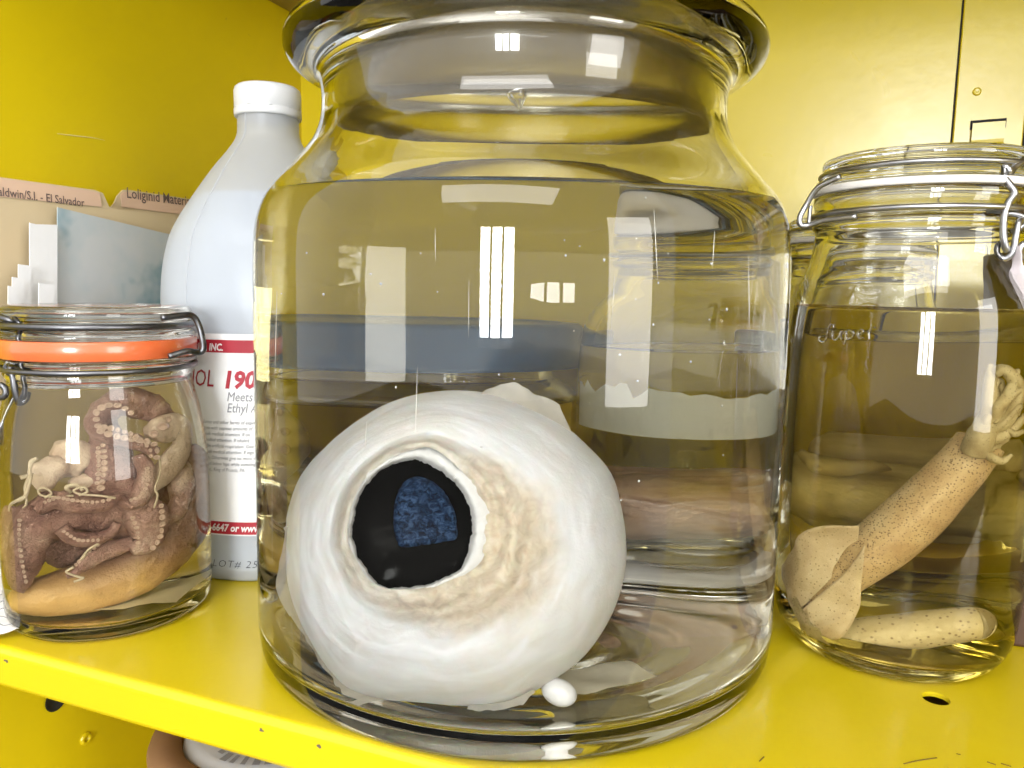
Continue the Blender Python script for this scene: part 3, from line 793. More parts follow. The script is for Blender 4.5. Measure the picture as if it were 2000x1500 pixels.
btext('NOL', 362, 756, 34, RED, shear=.2, sq=.72); btext('190', 434, 757, 34, RED, shear=.2, offset=.0005, sq=.92)
btext('Meets USP', 443, 783, 19, INK_G, shear=.22, sq=.78); btext('Ethyl Alcohol', 443, 805, 19, INK_G, shear=.22, sq=.78)
for k, ln in enumerate(('fumes and other forms of exposure', 'eyes with copious amounts of', 'seek medical attention. If on', 'medical attention. If inhaled', 'able artificial respiration. Give', 'seek medical attention. If inge', 'no. Otherwise give no more than', 'and below hips while vomiting', 'Inc., King of Prussia, PA.')):
    btext(ln, 398 + k * .8, 828 + k * 11.6, 7.4, INK_G, shear=.2, sq=.80)
btext('762-6647 or www.', 390, 1037, 14.5, WINK, shear=.2, offset=.0002, sq=.84)
u0, z0 = b_az(412, 1128)
btext('LOT# 2512', 414, 1108, 15, INK, 'handwriting', sq=1.05, lift=-.0001, shear=.25, offset=-.0001, spacing=1.15)

# ------------------------------------------------------------------ folders and papers by the left wall
fol_p = cab(.030, 0); FOLD = plain('manila_card', (.66, .53, .33), .75, .12, 14, .05); STICK = plain('peach_sticker', (.72, .50, .36), .7, .06)
def fp(x, y, off=0.0): return on_plane(x, y, cab(.030 + off, 0), U)
f1 = empty('file_folder', fp(100, 1100)); tag(f1, 'manila folder whose tab reads El Salvador, by the left wall', 'folder', 'file folders')
sheet('folder_sheet', [fp(*q) for q in ((-90, 1190), (-90, 330), (0, 346), (185, 371), (201, 377), (207, 390), (213, 403), (216, 406), (330, 424), (480, 447), (480, 1130))], U, .0006, FOLD, f1)
o = sheet('tab_sticker', [fp(*q, .0009) for q in ((-90, 371), (-90, 333), (0, 347), (183, 373), (195, 378), (199, 404), (0, 384))], U, .0003, STICK, f1)
sheet('front_flap', [fp(*q, .0135) for q in ((-90, 1200), (-90, 640), (420, 690), (420, 1140))], U, .0006, FOLD, f1)
def ftext(body, x, y, px, mat, parent, off, **kw):
    p = fp(x, y, off); e = (fp(x + 40, y + 5.2, off) - p); s = e.length / 40.3
    ux = e.normalized(); uy = Z; text_flat('tab_lettering', body, px * s * 1.38, p, ux, uy, mat, parent, **kw)
ftext('Baldwin/S.I. - El Salvador', -15, 380, 17, INK_S, o, .0012, sq=.86, offset=.00008)
f2 = empty('file_folder', fp(300, 1100, -.008)); tag(f2, 'manila folder with tab reading Loliginid, right of the El Salvador tab', 'folder', 'file folders')
sheet('folder_sheet', [fp(*q, -.008) for q in ((-90, 1190), (-90, 375), (100, 392), (213, 407), (222, 398), (229, 382), (240, 371), (252, 371), (480, 405), (480, 1130))], U, .0006, FOLD, f2)
o = sheet('tab_sticker', [fp(*q, -.0071) for q in ((238, 404), (236, 380), (243, 374), (480, 407), (480, 434))], U, .0003, STICK, f2)
ftext('Loliginid Material', 247, 386, 17, INK_S, o, -.0068, sq=.86, offset=.00008)
t = NT('blue_grey_sheet'); vv = t.coords(); n1 = t.noise(vv, 22, 3, .6)
t.bsdf(t.ramp(n1, [(.36, (.20, .32, .38)), (.48, (.47, .52, .54)), (.62, (.53, .55, .56))]), .55); BLUEG = t.m
gs = sheet('plastic_sleeve', [fp(*q, .012) for q in ((106, 1190), (113, 405), (312, 453), (420, 478), (420, 1130))], U, .0008, BLUEG); tag(gs, 'blue-grey translucent sheet standing in front of the folders', 'sheet')
wsA = sheet('paper_sheet', [fp(*q, .016) for q in ((62, 1190), (58, 435), (70, 438), (112, 439), (112, 1190))], U, .0006, PAPER); tag(wsA, 'tall white paper sheet left of the blue-grey sheet', 'paper', 'loose papers')
for k, (x0, x1, y0, lab) in enumerate(((36, 60, 516, 'white paper slip just left of the tall white sheet'), (24, 47, 541, 'narrow white paper slip behind the orange-gasket jar, second from left'), (16, 34, 558, 'shortest white paper slip, farthest left above the orange-gasket jar'), (76, 106, 553, 'short white slip in front of the tall white sheet'))):
    o = sheet('paper_slip', [fp(*q, .020 + .004 * k) for q in ((x0 - 4, 1190), (x0, y0), (x1, y0 + 3), (x1, 1190))], U, .0005, PAPER); tag(o, lab, 'paper', 'loose papers')
def loose():
    v, f = [], []; q = [(-60, 1120), (30, 1150), (45, 1240), (-60, 1250)]
    n = 9
    for i in range(n):
        for j in range(n):
            s, t = i / (n - 1), j / (n - 1)
            x = (q[0][0] * (1 - s) + q[1][0] * s) * (1 - t) + (q[3][0] * (1 - s) + q[2][0] * s) * t
            y = (q[0][1] * (1 - s) + q[1][1] * s) * (1 - t) + (q[3][1] * (1 - s) + q[2][1] * s) * t
            p = on_z(x, y, .002); p.z = .004 + .004 * noise.noise(p * 60) + .006 * (1 - t); v.append(p)
    for i in range(n - 1):
        for j in range(n - 1): f.append((i * n + j, i * n + j + 1, (i + 1) * n + j + 1, (i + 1) * n + j))
    return mesh('loose_paper', v, f, PAPER)
lp = loose(); tag(lp, 'creased white paper lying on the shelf left of the orange-gasket jar', 'paper')
for k in range(5):
    tube('ink_line', [on_z(-30 + 9 * i, 1160 + k * 15 + 2.5 * math.sin(i * 2.3 + k), .0120 - .0012 * k) for i in range(7)], .00022, INK_G, lp, seg=5, sub=4)

# ------------------------------------------------------------------ round container below the shelf
def below():
    c = on_plane(545, 1590, cab(0, .13), N); r = .072; root = empty('round_tub', (c.x, c.y, -.16)); top = on_plane(480, 1490, cab(0, .09), N).z
    CARD = plain('tan_card', (.30, .16, .075), .6, .15, 30)
    box('tub_stand', cab(.1, .1, LOW), U * .3, N * .2, Z * .03, CARD, root)
    lathe('tub_body', smooth_prof([(.066, LOW + .031), (.070, LOW + .036), (.072, top - .05), (.072, top - .012)], 3), (c.x, c.y), plain('white_tub', (.72, .72, .72), .5), root, 64)
    lathe('tub_rim', [(.070, top - .012), (.0745, top - .012), (.0750, top - .004), (.0735, top), (.058, top + .003), (.055, top - .003)], (c.x, c.y), CARD, root, 64)
    o = lathe('tub_lid', [(.055, top - .003), (.053, top + .001), (.045, top + .002), (0, top + .003)], (c.x, c.y), plain('grey_white_lid', (.62, .62, .63), .5), root, 64)
    rr = .040; rnd = random.Random(2)
    for k in range(9):                                  # blurred block print round the lid
        a0 = R_(236 + 8.5 * k); hh = .0075 if k else .003; ww = rnd.uniform(.06, .10)
        v, f = [], []
        for (da, dr) in ((0, 0), (ww, 0), (ww, hh), (0, hh)): v.append((c.x + (rr + dr) * math.cos(a0 + da), c.y + (rr + dr) * math.sin(a0 + da), top + .0034))
        mesh('block_letter', v, [(0, 1, 2, 3)], INK_G, o, smooth=False)
    tag(root, 'round tub with tan rim and white lid, under the shelf edge', 'tub')
below()
# scuff marks on the shelf are thin flakes of rubbed-off dirt
SCUFF = plain('dark_scuff', (.14, .085, .01), .8)
for q in ([(1765, 1492), (1790, 1486), (1830, 1480)], [(1928, 1488), (1945, 1494)], [(1955, 1491), (1975, 1497)], [(1483, 1487), (1492, 1478)], [(1868, 1472), (1876, 1474)]):
    tube('scuff', [on_z(x, y, .0001) for x, y in q], [.0003] * len(q), SCUFF, sh, seg=5, sub=4, fn=lambda p: Vector((p.x, p.y, max(.00005, min(p.z, .00025)))))
tube('scratch', [on_plane(x, y, cab(.0002, 0), U) for x, y in ((112, 261), (145, 265), (180, 269), (205, 274))], [.0002, .0004, .0003, .0001], plain('bare_scratch', (.75, .68, .30), .5), wl, seg=5, sub=4)

_h = on_z(1828, 1364)
bx = box('hole_darkening_box', _h + Vector((-.06, -.05, -.20)), (.16, 0, 0), (0, .16, 0), (0, 0, .165), plain('dark_hole_backing', (.10, .045, .02), .8, .3, 30), bev=.002); tag(bx, 'dark brown box added under the shelf to darken its round hole', 'box')  # added below the shelf so the round hole looks dark

_c = on_z(1972, 1262)
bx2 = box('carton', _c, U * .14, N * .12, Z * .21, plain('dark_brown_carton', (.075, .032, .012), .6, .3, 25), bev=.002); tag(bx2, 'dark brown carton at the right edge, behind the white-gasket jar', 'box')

def bounce_sheet():  # white sheet added to lighten the area behind the big jar
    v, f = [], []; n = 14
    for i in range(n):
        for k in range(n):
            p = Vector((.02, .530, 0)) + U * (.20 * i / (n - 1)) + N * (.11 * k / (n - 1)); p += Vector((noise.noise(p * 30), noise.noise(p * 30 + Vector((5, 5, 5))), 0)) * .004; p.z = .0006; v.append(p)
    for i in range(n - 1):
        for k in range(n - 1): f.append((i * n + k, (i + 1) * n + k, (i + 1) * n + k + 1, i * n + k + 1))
    return mesh('added_bounce_sheet', v, f, PAPER)
tag(bounce_sheet(), 'white sheet added on the shelf behind the big jar to lighten it', 'paper')

CHIP = plain('bare_steel_chip', (.16, .13, .08), .5, .4, 200)
rnd = random.Random(9)
for k in range(7):
    a0 = rnd.uniform(.12, .55); z0 = -rnd.choice([.0045, .0185, .006, .015]); c0 = cab(a0, -.0001, z0); n = 9; v = [c0]
    for i in range(n):
        t0 = 2 * math.pi * i / n; r0 = rnd.uniform(.0004, .0011); v.append(c0 + U * (r0 * 1.6 * math.cos(t0)) + Z * (r0 * math.sin(t0)))
    mesh('paint_chip', v, [(0, 1 + i, 1 + (i + 1) % n) for i in range(n)], CHIP, sh, smooth=False)

# ------------------------------------------------------------------ specimens
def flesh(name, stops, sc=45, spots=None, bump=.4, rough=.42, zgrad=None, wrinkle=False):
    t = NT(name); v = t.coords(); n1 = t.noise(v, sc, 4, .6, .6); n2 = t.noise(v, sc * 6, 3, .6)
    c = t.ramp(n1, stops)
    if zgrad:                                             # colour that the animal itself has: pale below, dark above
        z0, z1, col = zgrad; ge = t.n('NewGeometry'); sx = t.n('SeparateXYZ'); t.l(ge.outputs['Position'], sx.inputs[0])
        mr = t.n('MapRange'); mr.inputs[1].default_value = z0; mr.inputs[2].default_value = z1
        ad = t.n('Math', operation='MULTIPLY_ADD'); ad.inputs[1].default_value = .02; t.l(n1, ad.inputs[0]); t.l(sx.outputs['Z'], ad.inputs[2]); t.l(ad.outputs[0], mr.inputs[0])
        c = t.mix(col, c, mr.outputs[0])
    if spots:
        vo = t.n('TexVoronoi', Scale=spots[0]); t.l(v, vo.inputs['Vector'])
        m = t.ramp(vo.outputs['Distance'], [(spots[1] - .08, (1, 1, 1)), (spots[1] + .10, (0, 0, 0))])
        mk = t.ramp(n1, [(.30, (.15, .15, .15)), (.52, (1, 1, 1))])
        q = t.n('Math', operation='MULTIPLY'); t.l(m, q.inputs[0]); t.l(mk, q.inputs[1])
        c = t.mix(c, spots[2], q.outputs[0])
    h = n2
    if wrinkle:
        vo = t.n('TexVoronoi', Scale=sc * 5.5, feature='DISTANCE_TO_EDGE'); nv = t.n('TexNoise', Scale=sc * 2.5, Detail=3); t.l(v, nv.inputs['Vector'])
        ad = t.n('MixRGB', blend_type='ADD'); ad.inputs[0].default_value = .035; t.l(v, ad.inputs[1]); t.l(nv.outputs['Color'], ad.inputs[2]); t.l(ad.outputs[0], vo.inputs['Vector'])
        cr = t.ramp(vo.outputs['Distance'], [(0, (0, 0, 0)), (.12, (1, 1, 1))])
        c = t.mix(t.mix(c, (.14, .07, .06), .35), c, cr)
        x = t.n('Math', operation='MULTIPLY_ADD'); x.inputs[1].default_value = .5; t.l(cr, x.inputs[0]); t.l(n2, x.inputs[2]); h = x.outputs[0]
    t.bsdf(c, rough, t.bump(h, bump, .0012)); return t.m
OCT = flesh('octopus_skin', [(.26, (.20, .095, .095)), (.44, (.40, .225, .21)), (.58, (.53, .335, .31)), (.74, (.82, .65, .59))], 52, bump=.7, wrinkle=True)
OCT_P = flesh('octopus_pale_skin', [(.3, (.56, .41, .34)), (.6, (.74, .60, .53))], 80, bump=.8)
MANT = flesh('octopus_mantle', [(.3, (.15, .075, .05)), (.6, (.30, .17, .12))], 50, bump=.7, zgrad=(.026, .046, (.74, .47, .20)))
SUCK = flesh('sucker_skin', [(.3, (.60, .42, .38)), (.7, (.76, .58, .52))], 150)
def LP(x, y, dep): return in_jar(x / 2.083, 560 + y / 2.083, CLJ, .0510, dep)
K = .42 / 1500 / 2.083 / 1.30                           # zoomed px -> metres inside the left jar
def arm(path, seg=14, sub=8, nz=.26, flat=.85):
    return tube_data([LP(x, y, d) for x, y, r, d in path], [r * 1.28 * K for x, y, r, d in path], seg=seg, sub=sub, nz=nz, nsc=130, flat=flat, fn=lambda p: LEFT.clamp(p, .0008))
octo = empty('octopus', (CLJ[0], CLJ[1], .0075)); tag(octo, 'purple-brown octopus with coiled suckered arms in the orange-gasket jar', 'octopus')
arms = [
    [(690, 560, 40, .012), (600, 500, 62, .018), (500, 480, 62, .022), (420, 520, 50, .026), (400, 590, 40, .028), (460, 620, 34, .03), (560, 640, 32, .03), (640, 680, 26, .03)],      # upper loop
    [(420, 560, 40, .012), (450, 660, 62, .014), (470, 770, 72, .016), (540, 880, 78, .018), (600, 960, 72, .020), (590, 1040, 46, .022), (530, 1070, 26, .024)],     # centre
    [(560, 980, 60, .012), (450, 940, 84, .016), (330, 920, 88, .020), (210, 930, 86, .020), (130, 990, 78, .018), (100, 1090, 66, .018), (85, 1180, 52, .018), (70, 1235, 30, .018)],
    [(410, 600, 20, .006), (395, 700, 38, .012), (395, 800, 36, .016), (380, 850, 26, .018)],
    [(530, 1040, 30, .020), (450, 1070, 34, .024), (370, 1110, 28, .026), (310, 1160, 16, .028), (270, 1180, 8, .028)],
    [(60, 900, 34, .000), (40, 1000, 44, .004), (36, 1120, 40, .008), (60, 1210, 26, .012)],
    [(150, 900, 30, .030), (210, 870, 34, .034), (290, 880, 32, .036), (370, 890, 28, .036), (440, 880, 20, .036), (490, 850, 12, .035)],
    [(560, 690, 22, .026), (600, 760, 34, .026), (580, 840, 36, .028), (520, 880, 30, .030), (470, 860, 20, .032)],
    [(250, 980, 26, .030), (300, 1020, 30, .030), (380, 1030, 28, .030), (450, 1000, 22, .030), (480, 960, 14, .030)],
    [(700, 700, 40, .006), (740, 800, 48, .008), (720, 900, 42, .010), (660, 960, 30, .014)],
    [(180, 1010, 60, -.004), (280, 1070, 72, -.004), (330, 1100, 50, 0)],
]
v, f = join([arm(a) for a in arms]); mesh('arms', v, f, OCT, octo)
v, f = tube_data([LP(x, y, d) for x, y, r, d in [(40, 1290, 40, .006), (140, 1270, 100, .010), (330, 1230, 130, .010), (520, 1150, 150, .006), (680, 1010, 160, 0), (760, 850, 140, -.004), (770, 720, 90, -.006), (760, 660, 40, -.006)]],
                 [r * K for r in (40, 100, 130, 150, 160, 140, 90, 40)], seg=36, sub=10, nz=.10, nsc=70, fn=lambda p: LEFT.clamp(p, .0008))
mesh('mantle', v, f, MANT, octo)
v, f = join([arm([(590, 600, 20, .022), (650, 590, 50, .024), (730, 580, 54, .020), (745, 640, 44, .018), (700, 720, 58, .018), (650, 790, 40, .018), (625, 830, 10, .02)], nz=.1, flat=.5)]); mesh('web', v, f, OCT_P, octo)
v, f = lathe_data([(1.0, -.3), (1.0, .25), (.85, .48), (.62, .42), (.45, .05), (0, -.05)], (0, 0), 12)
suck_me = D.meshes.new('sucker'); suck_me.from_pydata(v, [], f); suck_me.polygons.foreach_set('use_smooth', [True] * len(f)); suck_me.materials.append(SUCK)
def sucker(p, r, nrm, parent=octo):
    o = D.objects.new('sucker', suck_me); COL.objects.link(o); o.parent = parent
    o.matrix_parent_inverse = Matrix.Translation(parent.location).inverted()
    o.matrix_basis = Matrix.Translation(p) @ Vector(nrm).to_track_quat('Z', 'Y').to_matrix().to_4x4() @ Matrix.Diagonal((r * random.uniform(.75, 1.3), r * random.uniform(.75, 1.2), r * random.uniform(.5, .9), 1))
VW = Vector((-CLJ[0], -CLJ[1], 0)).normalized()
def row(pts, r, dep, sub=3, n=None):
    q = spline([(x, y, 0) for x, y in pts], 12)
    L = 0; last = None
    for p in q:
        w = LEFT.clamp(LP(p.x, p.y, dep), .002)
        if last is None or (w - last).length > 2.05 * r * K:
            sucker(w, r * K, (VW + Vector((random.uniform(-.3, .3), 0, random.uniform(-.3, .3))))); last = w
row([(400, 570), (390, 520), (430, 490), (490, 490), (540, 520)], 15, .040); row([(410, 590), (450, 605), (520, 620), (590, 630), (640, 650), (640, 700)], 15, .040)
row([(425, 575), (480, 585), (550, 610), (610, 660), (615, 700)], 12, .041)
for x, y, r in ((628, 602, 24), (676, 572, 24), (716, 545, 20)): sucker(LEFT.clamp(LP(x, y, .037), .002), r * K, VW)
row([(420, 650), (425, 720), (418, 790), (405, 840)], 13, .033); row([(400, 660), (402, 730), (398, 800)], 10, .034)
row([(655, 890), (660, 960), (650, 1020), (620, 1065)], 14, .036); row([(540, 940), (560, 1000), (560, 1060)], 10, .039)
row([(40, 960), (36, 1040), (50, 1130), (75, 1210)], 11, .034)
row([(160, 885), (230, 862), (310, 870), (390, 876), (460, 862)], 9, .043); row([(600, 740), (600, 800), (570, 850), (520, 872)], 9, .038); row([(260, 995), (320, 1030), (400, 1030)], 8, .039)
row([(400, 1050), (360, 1080), (310, 1130)], 9, .036)
# strings of pale tissue
STR = flesh('pale_string', [(.3, (.66, .54, .42)), (.7, (.80, .70, .60))], 120)
for p in ([(470, 860), (400, 850), (330, 845), (300, 830), (340, 815), (355, 835), (320, 850)], [(300, 850), (220, 855), (160, 850), (145, 830), (180, 820), (210, 840), (180, 860)], [(650, 700), (650, 760), (630, 820), (640, 850), (625, 900)], [(300, 1140), (270, 1160), (320, 1180), (340, 1185), (300, 1200)], [(400, 1045), (360, 1070), (330, 1110), (350, 1090)]):
    tube('strand', [LEFT.clamp(LP(x, y, .038), .002) for x, y in p], 5.5 * K, STR, octo, seg=6, sub=6)
# small pale squid
sq = empty('small_squid', LP(250, 780, .02)); tag(sq, 'small pale specimen with thin arms left of the octopus', 'squid')
def lfn(p): return LEFT.clamp(p, .0008)
v, f = join([blob(None, LP(190, 760, .014), (70 * K, 0, 0), (0, 60 * K, 0), (10 * K, 0, 78 * K), None, None, .5, 90, fn=lfn), blob(None, LP(290, 720, .010), (90 * K, 0, 0), (0, 60 * K, 0), (-20 * K, 0, 100 * K), None, None, .5, 80, fn=lfn), blob(None, LP(340, 800, .014), (60 * K, 0, 0), (0, 40 * K, 0), (0, 0, 40 * K), None, None, .2, 150, fn=lfn)])
mesh('body', v, f, OCT_P, sq)
for p in ([(150, 700), (125, 720), (120, 770), (105, 820), (110, 880), (95, 900)], [(130, 760), (110, 840), (95, 860), (20, 890), (5, 920)], [(290, 840), (270, 820), (310, 810), (340, 830)], [(120, 770), (85, 780)]):
    tube('arm', [lfn(LP(x, y, .028)) for x, y in p], [9 * K, 11 * K, 10 * K, 8 * K, 6 * K, 4 * K][:len(p)], STR, sq, seg=8, sub=6, nz=.3, nsc=300)
# paper label on the floor of the left jar
def jar_label(name, j, w, h, az, z, curl=.002, dx=0, dy=0):
    v, f = [], []; n = 12
    for i in range(n + 1):
        for k in range(7):
            q = Vector(((i / n - .5) * w, (k / 6 - .5) * h, 0)); q.rotate(Matrix.Rotation(az, 3, 'Z')); q += Vector((j.c[0] + dx, j.c[1] + dy, z))
            q.z += curl * (noise.noise(q * 70) + 1.2 * abs(i / n - .5)); v.append(j.clamp(q, .0012))
    for i in range(n):
        for k in range(6): f.append((i * 7 + k, (i + 1) * 7 + k, (i + 1) * 7 + k + 1, i * 7 + k + 1))
    return mesh(name, v, f, LAB)
ll = jar_label('paper_label', LEFT, .075, .045, R_(8), .010); tag(ll, 'water-stained paper label flat under the octopus', 'paper')
text_flat('handwriting', '2 8 6   v   8 s 1', .0075, (CLJ[0] - .030, CLJ[1] - .016, .0125), (.99, .14, .02), (-.10, .75, .3), INK_G, ll, offset=-.0002)

# --- squid in the right jar
def RP(x, y, dep): return in_jar(1500 + x / 2.272, 680 + y / 2.272, CRJ, .0572, dep)
KR = .385 / 1500 / 2.272 / 1.28
def rfn(p): return RIGHT.clamp(p, .0008)
SQ = flesh('squid_skin', [(.3, (.50, .33, .21)), (.5, (.62, .45, .31)), (.72, (.72, .58, .46))], 45, (900, .26, (.13, .07, .05)), .35)
SQ2 = flesh('squid_faded_skin', [(.3, (.50, .40, .27)), (.6, (.64, .54, .40))], 60, (420, .20, (.24, .16, .11)), .3)
FIN = flesh('squid_fin', [(.3, (.58, .44, .34)), (.7, (.76, .64, .55))], 60, (600, .18, (.30, .20, .14)), .2)
squid = empty('squid', (CRJ[0], CRJ[1], .0105)); tag(squid, 'speckled tan squid leaning diagonally in the white-gasket jar', 'squid')
mp = [(944, 420, 100, .016), (905, 470, 104, .018), (800, 590, 112, .020), (700, 695, 122, .022), (580, 805, 126, .024), (450, 915, 118, .026), (330, 1020, 92, .028), (220, 1110, 60, .030), (140, 1180, 26, .030)]
v, f = tube_data([RP(x, y, d) for x, y, r, d in mp], [r * 1.07 * KR for x, y, r, d in mp], seg=40, sub=10, nz=.03, nsc=60, caps=False, fn=rfn); mesh('mantle', v, f, SQ, squid)
def fin(name, A, B, dA, dB, nz=.0065):
    a = spline([(*p, 0) for p in A], 8); b = spline([(*p, 0) for p in B], 8); n = 12; v, f = [], []
    for s in (0, 1):
        for p, q in zip(a, b):
            for k in range(n):
                t = k / (n - 1); w = RP(p.x * (1 - t) + q.x * t, p.y * (1 - t) + q.y * t, dA * (1 - t) + dB * t)
                w += VR * ((.0012 - .0009 * t) * (1 if s == 0 else -1) + nz * noise.noise(w * 60)); v.append(rfn(w))
    m = min(len(a), len(b))
    for s in (0, 1):
        o = s * m * n
        for i in range(m - 1):
            for k in range(n - 1):
                q = (o + i * n + k, o + i * n + k + 1, o + (i + 1) * n + k + 1, o + (i + 1) * n + k); f.append(q)
    for i in range(m - 1): f.append((i * n + n - 1, m * n + i * n + n - 1, m * n + (i + 1) * n + n - 1, (i + 1) * n + n - 1))
    return mesh(name, v, f, FIN, squid)
VR = Vector((-CRJ[0], -CRJ[1], 0)).normalized()
fin('fin', [(400, 870), (330, 960), (250, 1040), (170, 1120), (120, 1170)], [(405, 785), (200, 800), (60, 920), (20, 1010), (60, 1110)], .032, .034)
fin('fin', [(410, 900), (340, 1000), (260, 1070), (190, 1130), (130, 1180)], [(430, 870), (415, 1060), (400, 1170), (300, 1285), (140, 1215)], .038, .040)
ARM = flesh('squid_arm_skin', [(.3, (.46, .36, .24)), (.6, (.62, .53, .40))], 90, (700, .18, (.25, .17, .12)), .3)
def rarm(path, th, dep=.024, k=1.0): return tube_data([RP(x, y, dep + .002 * math.sin(i * 1.7)) for i, (x, y) in enumerate(path)], [q * KR * k for q in th], seg=12, sub=7, nz=.12, nsc=160, fn=rfn)
heads = [([(915, 460), (940, 405), (968, 350), (990, 295), (1012, 240)], [64, 66, 60, 52, 36]),
         ([(975, 330), (985, 240), (985, 160), (1000, 110), (1040, 90)], [30, 26, 22, 20, 16]), ([(1000, 320), (1020, 260), (1060, 220), (1090, 150), (1050, 100), (1010, 120)], [28, 26, 24, 22, 20, 12]),
         ([(985, 360), (1050, 330), (1090, 270), (1120, 180), (1090, 110)], [26, 26, 24, 20, 14]), ([(960, 400), (1030, 390), (1090, 350), (1140, 300)], [24, 24, 20, 14]),
         ([(890, 440), (920, 430), (960, 450), (1010, 430), (1060, 400)], [16, 20, 18, 14, 10]), ([(960, 460), (1000, 490), (1040, 500), (1080, 470)], [14, 16, 14, 8]), ([(880, 410), (930, 395), (990, 420), (1030, 440)], [10, 14, 12, 8]),
         ([(1040, 340), (1090, 380), (1130, 370)], [12, 12, 8]), ([(970, 290), (1000, 180), (1030, 150), (1040, 240), (1030, 320)], [12, 12, 12, 12, 8])]
rnd = random.Random(21)
for k in range(12):
    e = (rnd.uniform(985, 1130), rnd.uniform(70, 260)); o_ = (rnd.uniform(930, 985), rnd.uniform(340, 400)); m_ = ((o_[0] + e[0]) / 2 + rnd.uniform(-25, 40), (o_[1] + e[1]) / 2 + rnd.uniform(-25, 30))
    heads.append(([o_, m_, e, (e[0] + rnd.uniform(-40, 30), e[1] + rnd.uniform(-10, 60))], [20, rnd.uniform(14, 20), rnd.uniform(9, 14), 4]))
v, f = join([rarm(a, b, .024 + .006 * rnd.random(), 1.0 if b[0] > 50 else 1.4) for a, b in heads]); mesh('head_and_arms', v, f, ARM, squid)
s2 = empty('squid', (CRJ[0], CRJ[1] + .01, .0105)); tag(s2, 'faded squid lying level along the floor of the white-gasket jar', 'squid')
mp = [(180, 1290, 46, .016), (260, 1290, 70, .016), (340, 1280, 90, .014), (500, 1262, 96, .012), (700, 1240, 94, .010), (860, 1222, 90, .008), (912, 1217, 86, .006), (918, 1216, 80, .006)]
v, f = tube_data([RP(x, y, d) for x, y, r, d in mp], [r * KR for x, y, r, d in mp], seg=32, sub=8, nz=.05, nsc=80, fn=rfn); mesh('mantle', v, f, SQ2, s2)
curls = [([(60, 1130), (90, 1190), (150, 1240), (220, 1270)], [46, 54, 50, 40]), ([(80, 1240), (110, 1250), (120, 1290), (90, 1290), (80, 1260)], [16, 16, 15, 14, 10]), ([(120, 1310), (150, 1340), (200, 1330), (210, 1290), (170, 1290)], [16, 16, 16, 14, 10]),
         ([(180, 1330), (220, 1360), (260, 1370), (290, 1385)], [15, 15, 12, 9]), ([(200, 1300), (240, 1320), (250, 1350), (220, 1360)], [14, 14, 12, 8]), ([(220, 1280), (260, 1330), (280, 1370)], [12, 12, 8]), ([(90, 1300), (130, 1330), (170, 1360), (220, 1380)], [12, 14, 12, 8])]
v, f = join([rarm(a, b, .043) for a, b in curls]); mesh('curled_arms', v, f, ARM, s2)

# ------------------------------------------------------------------ jars standing behind
def scaled(p, kr, kz): return [(r * kr, z * kz) for r, z in p]
def back_jar(c, kr, kz, level, tint, label, gm=GW, near=None):
    j = clamp_jar('clamp_jar', c, scaled(oR, kr, kz), scaled(iR, kr, kz), level, tint, (.2267 * kz, .2299 * kz, .0491 * kr, gm), scaled(lidR, kr, kz), [(.0463 * kr, .2363 * kz, .0012), (.0491 * kr, .2168 * kz, .0013)], WIRE)
    tag(j.root, label, 'jar', 'clamp-lid jars'); return j
LIQ_A = liquid_mats('old_alcohol', (.985, .97, .89))
C1, C2, C3 = (.100, .585), (-.040, .632), (.226, .512)
B1 = back_jar(C1, 1.30, .91, .142, LIQ_A, 'clamp-lid jar directly behind the big jar, holding pinkish flesh')
B3 = back_jar(C3, .96, .93, .150, LIQ_A, 'clamp-lid jar half hidden between the big jar and the white-gasket jar')
PINK = flesh('pink_flesh', [(.3, (.42, .22, .15)), (.5, (.66, .40, .28)), (.72, (.85, .64, .50))], 40)
BRIGHT = plain('bright_label_paper', (.92, .91, .86), .8, .08, 120, .3)
PALE = flesh('pale_flesh', [(.3, (.66, .54, .44)), (.7, (.86, .76, .66))], 60)
def lump(name, j, rr, z0, z1, mat, label, cat, seed=0, n=7):
    root = empty(name, (j.c[0], j.c[1], j.floor)); tag(root, label, cat); parts = []
    rnd = random.Random(seed)
    for k in range(n):
        a = 2 * math.pi * k / n + rnd.uniform(-.3, .3); q = rr * rnd.uniform(.35, .75)
        parts.append(blob(None, (j.c[0] + q * math.cos(a), j.c[1] + q * math.sin(a), rnd.uniform(z0 + .01, z1 - .01)), (rr * .5, 0, 0), (0, rr * .5, 0), (0, 0, (z1 - z0) * rnd.uniform(.25, .45)), None, None, .22, 90, 22, fn=lambda p: j.clamp(p, .001)))
    v, f = join(parts); mesh('body', v, f, mat, root); return root
lump('specimen', B1, .064, .014, .066, PINK, 'pinkish flesh piled in the jar directly behind the big jar', 'specimen', 3)
o3 = lump('octopus', B3, .046, .036, .088, PALE, 'pale lumpy octopus seen through the left of the white-gasket jar', 'octopus', 8)
for k in range(1):
    pts = [B3.clamp(Vector((C3[0] + .046 * math.cos(a), C3[1] + .046 * math.sin(a), z)), .004) for a, z in [(-2.6 + k * .5 + q * .25, .050 + .006 * q) for q in range(6)]]
    tube('arm', pts, [.006, .008, .008, .007, .005, .003], PALE, o3, seg=12, sub=7, nz=.15, nsc=150, fn=lambda p: B3.clamp(p, .001))
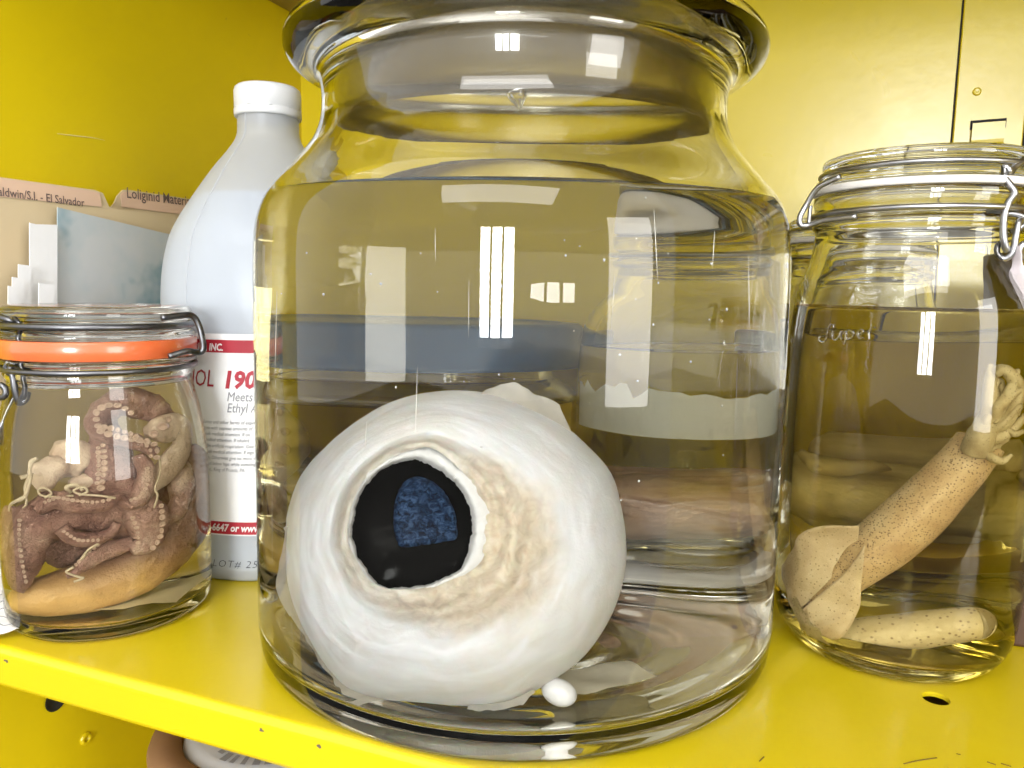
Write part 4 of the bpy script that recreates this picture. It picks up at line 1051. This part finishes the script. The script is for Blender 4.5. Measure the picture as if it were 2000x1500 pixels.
def wall_label(j, az, half, z0, z1, label, ragged=True, lines=0, mat=None):
    v, f = [], []; n = 48; r = inner_r(j.inner, (z0 + z1) / 2) - .0016
    for i in range(n + 1):
        a = az - half + 2 * half * i / n; rag = .007 * noise.noise(Vector((i * .45, 0, z0 * 50))) + .004 * noise.noise(Vector((i * 1.7, 3, z0 * 50))) if ragged else 0
        for k in range(4):
            z = z0 + (z1 - z0 + rag) * k / 3; v.append((j.c[0] + r * math.cos(a), j.c[1] + r * math.sin(a), z))
    for i in range(n):
        for k in range(3): f.append((i * 4 + k, (i + 1) * 4 + k, (i + 1) * 4 + k + 1, i * 4 + k + 1))
    o = mesh('paper_label', v, f, mat or PAPER); tag(o, label, 'paper')
    for q in range(lines):
        z = z0 + (z1 - z0) * (q + 1) / (lines + 1); rr = r + .0006
        tube('ruled_line', [(j.c[0] + rr * math.cos(az - half * .9 + 1.8 * half * i / 12), j.c[1] + rr * math.sin(az - half * .9 + 1.8 * half * i / 12), z) for i in range(13)], .00035, INK_G, o, seg=5, sub=1)
    return o
wall_label(B1, R_(-100), 1.25, .090, .117, 'torn white label in the jar directly behind the big jar', mat=BRIGHT)
wall_label(B3, R_(-122), .55, .030, .062, 'ruled white label seen through the left of the white-gasket jar', False, 4)
# blue-lidded jar
def blue_jar():
    k = 1.22; o = [(r * k, z) for r, z in [(0, .003), (.030, .003), (.044, 0), (.050, .003), (.0525, .010), (.0525, .09), (.0515, .104), (.047, .113), (.046, .116), (.046, .134), (.042, .1345)]]
    i = [(r * k, z) for r, z in [(.041, .1335), (.042, .114), (.044, .110), (.0490, .102), (.0500, .09), (.0500, .012), (.047, .007), (0, .007)]]
    j = make_jar('screw_lid_jar', C2, smooth_prof(o, 3), smooth_prof(i, 3), .098, GLASS, liquid_mats('screw_jar_alcohol', (.95, .89, .66)))
    BL = plain('blue_enamel_lid', (.018, .085, .19), .35, .5, 40)
    r = .0535 * k
    lathe('lid', [(r, .122), (r + .001, .1235), (r, .125), (r, .150), (r - .0015, .1530), (r - .006, .1540), (r - .009, .1528), (0, .1528)], C2, BL, j.root, 96)
    tag(j.root, 'jar with a dark blue screw lid behind the big jar', 'jar'); return j
B2 = blue_jar()
t2 = empty('pale_tentacle', (C2[0], C2[1], .007)); tag(t2, 'pale tentacle with a row of suckers in the blue-lidded jar', 'tentacle')
pth = [(C2[0] + .02 + .008 * math.sin(k), C2[1] - .036 + .004 * math.cos(k * 2), .012 + .013 * k) for k in range(7)]
v, f = tube_data(pth, [.012, .014, .013, .012, .011, .009, .005], seg=16, sub=7, nz=.1, nsc=100, fn=lambda p: B2.clamp(p, .001)); mesh('arm', v, f, PALE, t2)
for p in pth[1:]: sucker(B2.clamp(Vector(p) + Vector((-.004, -.0125, 0)), .001), .0036, (-.2, -1, 0), t2)
lump('specimen', B2, .050, .012, .050, flesh('brown_flesh', [(.3, (.22, .14, .07)), (.7, (.42, .30, .18))], 40), 'brownish flesh heaped in the blue-lidded jar', 'specimen', 5)
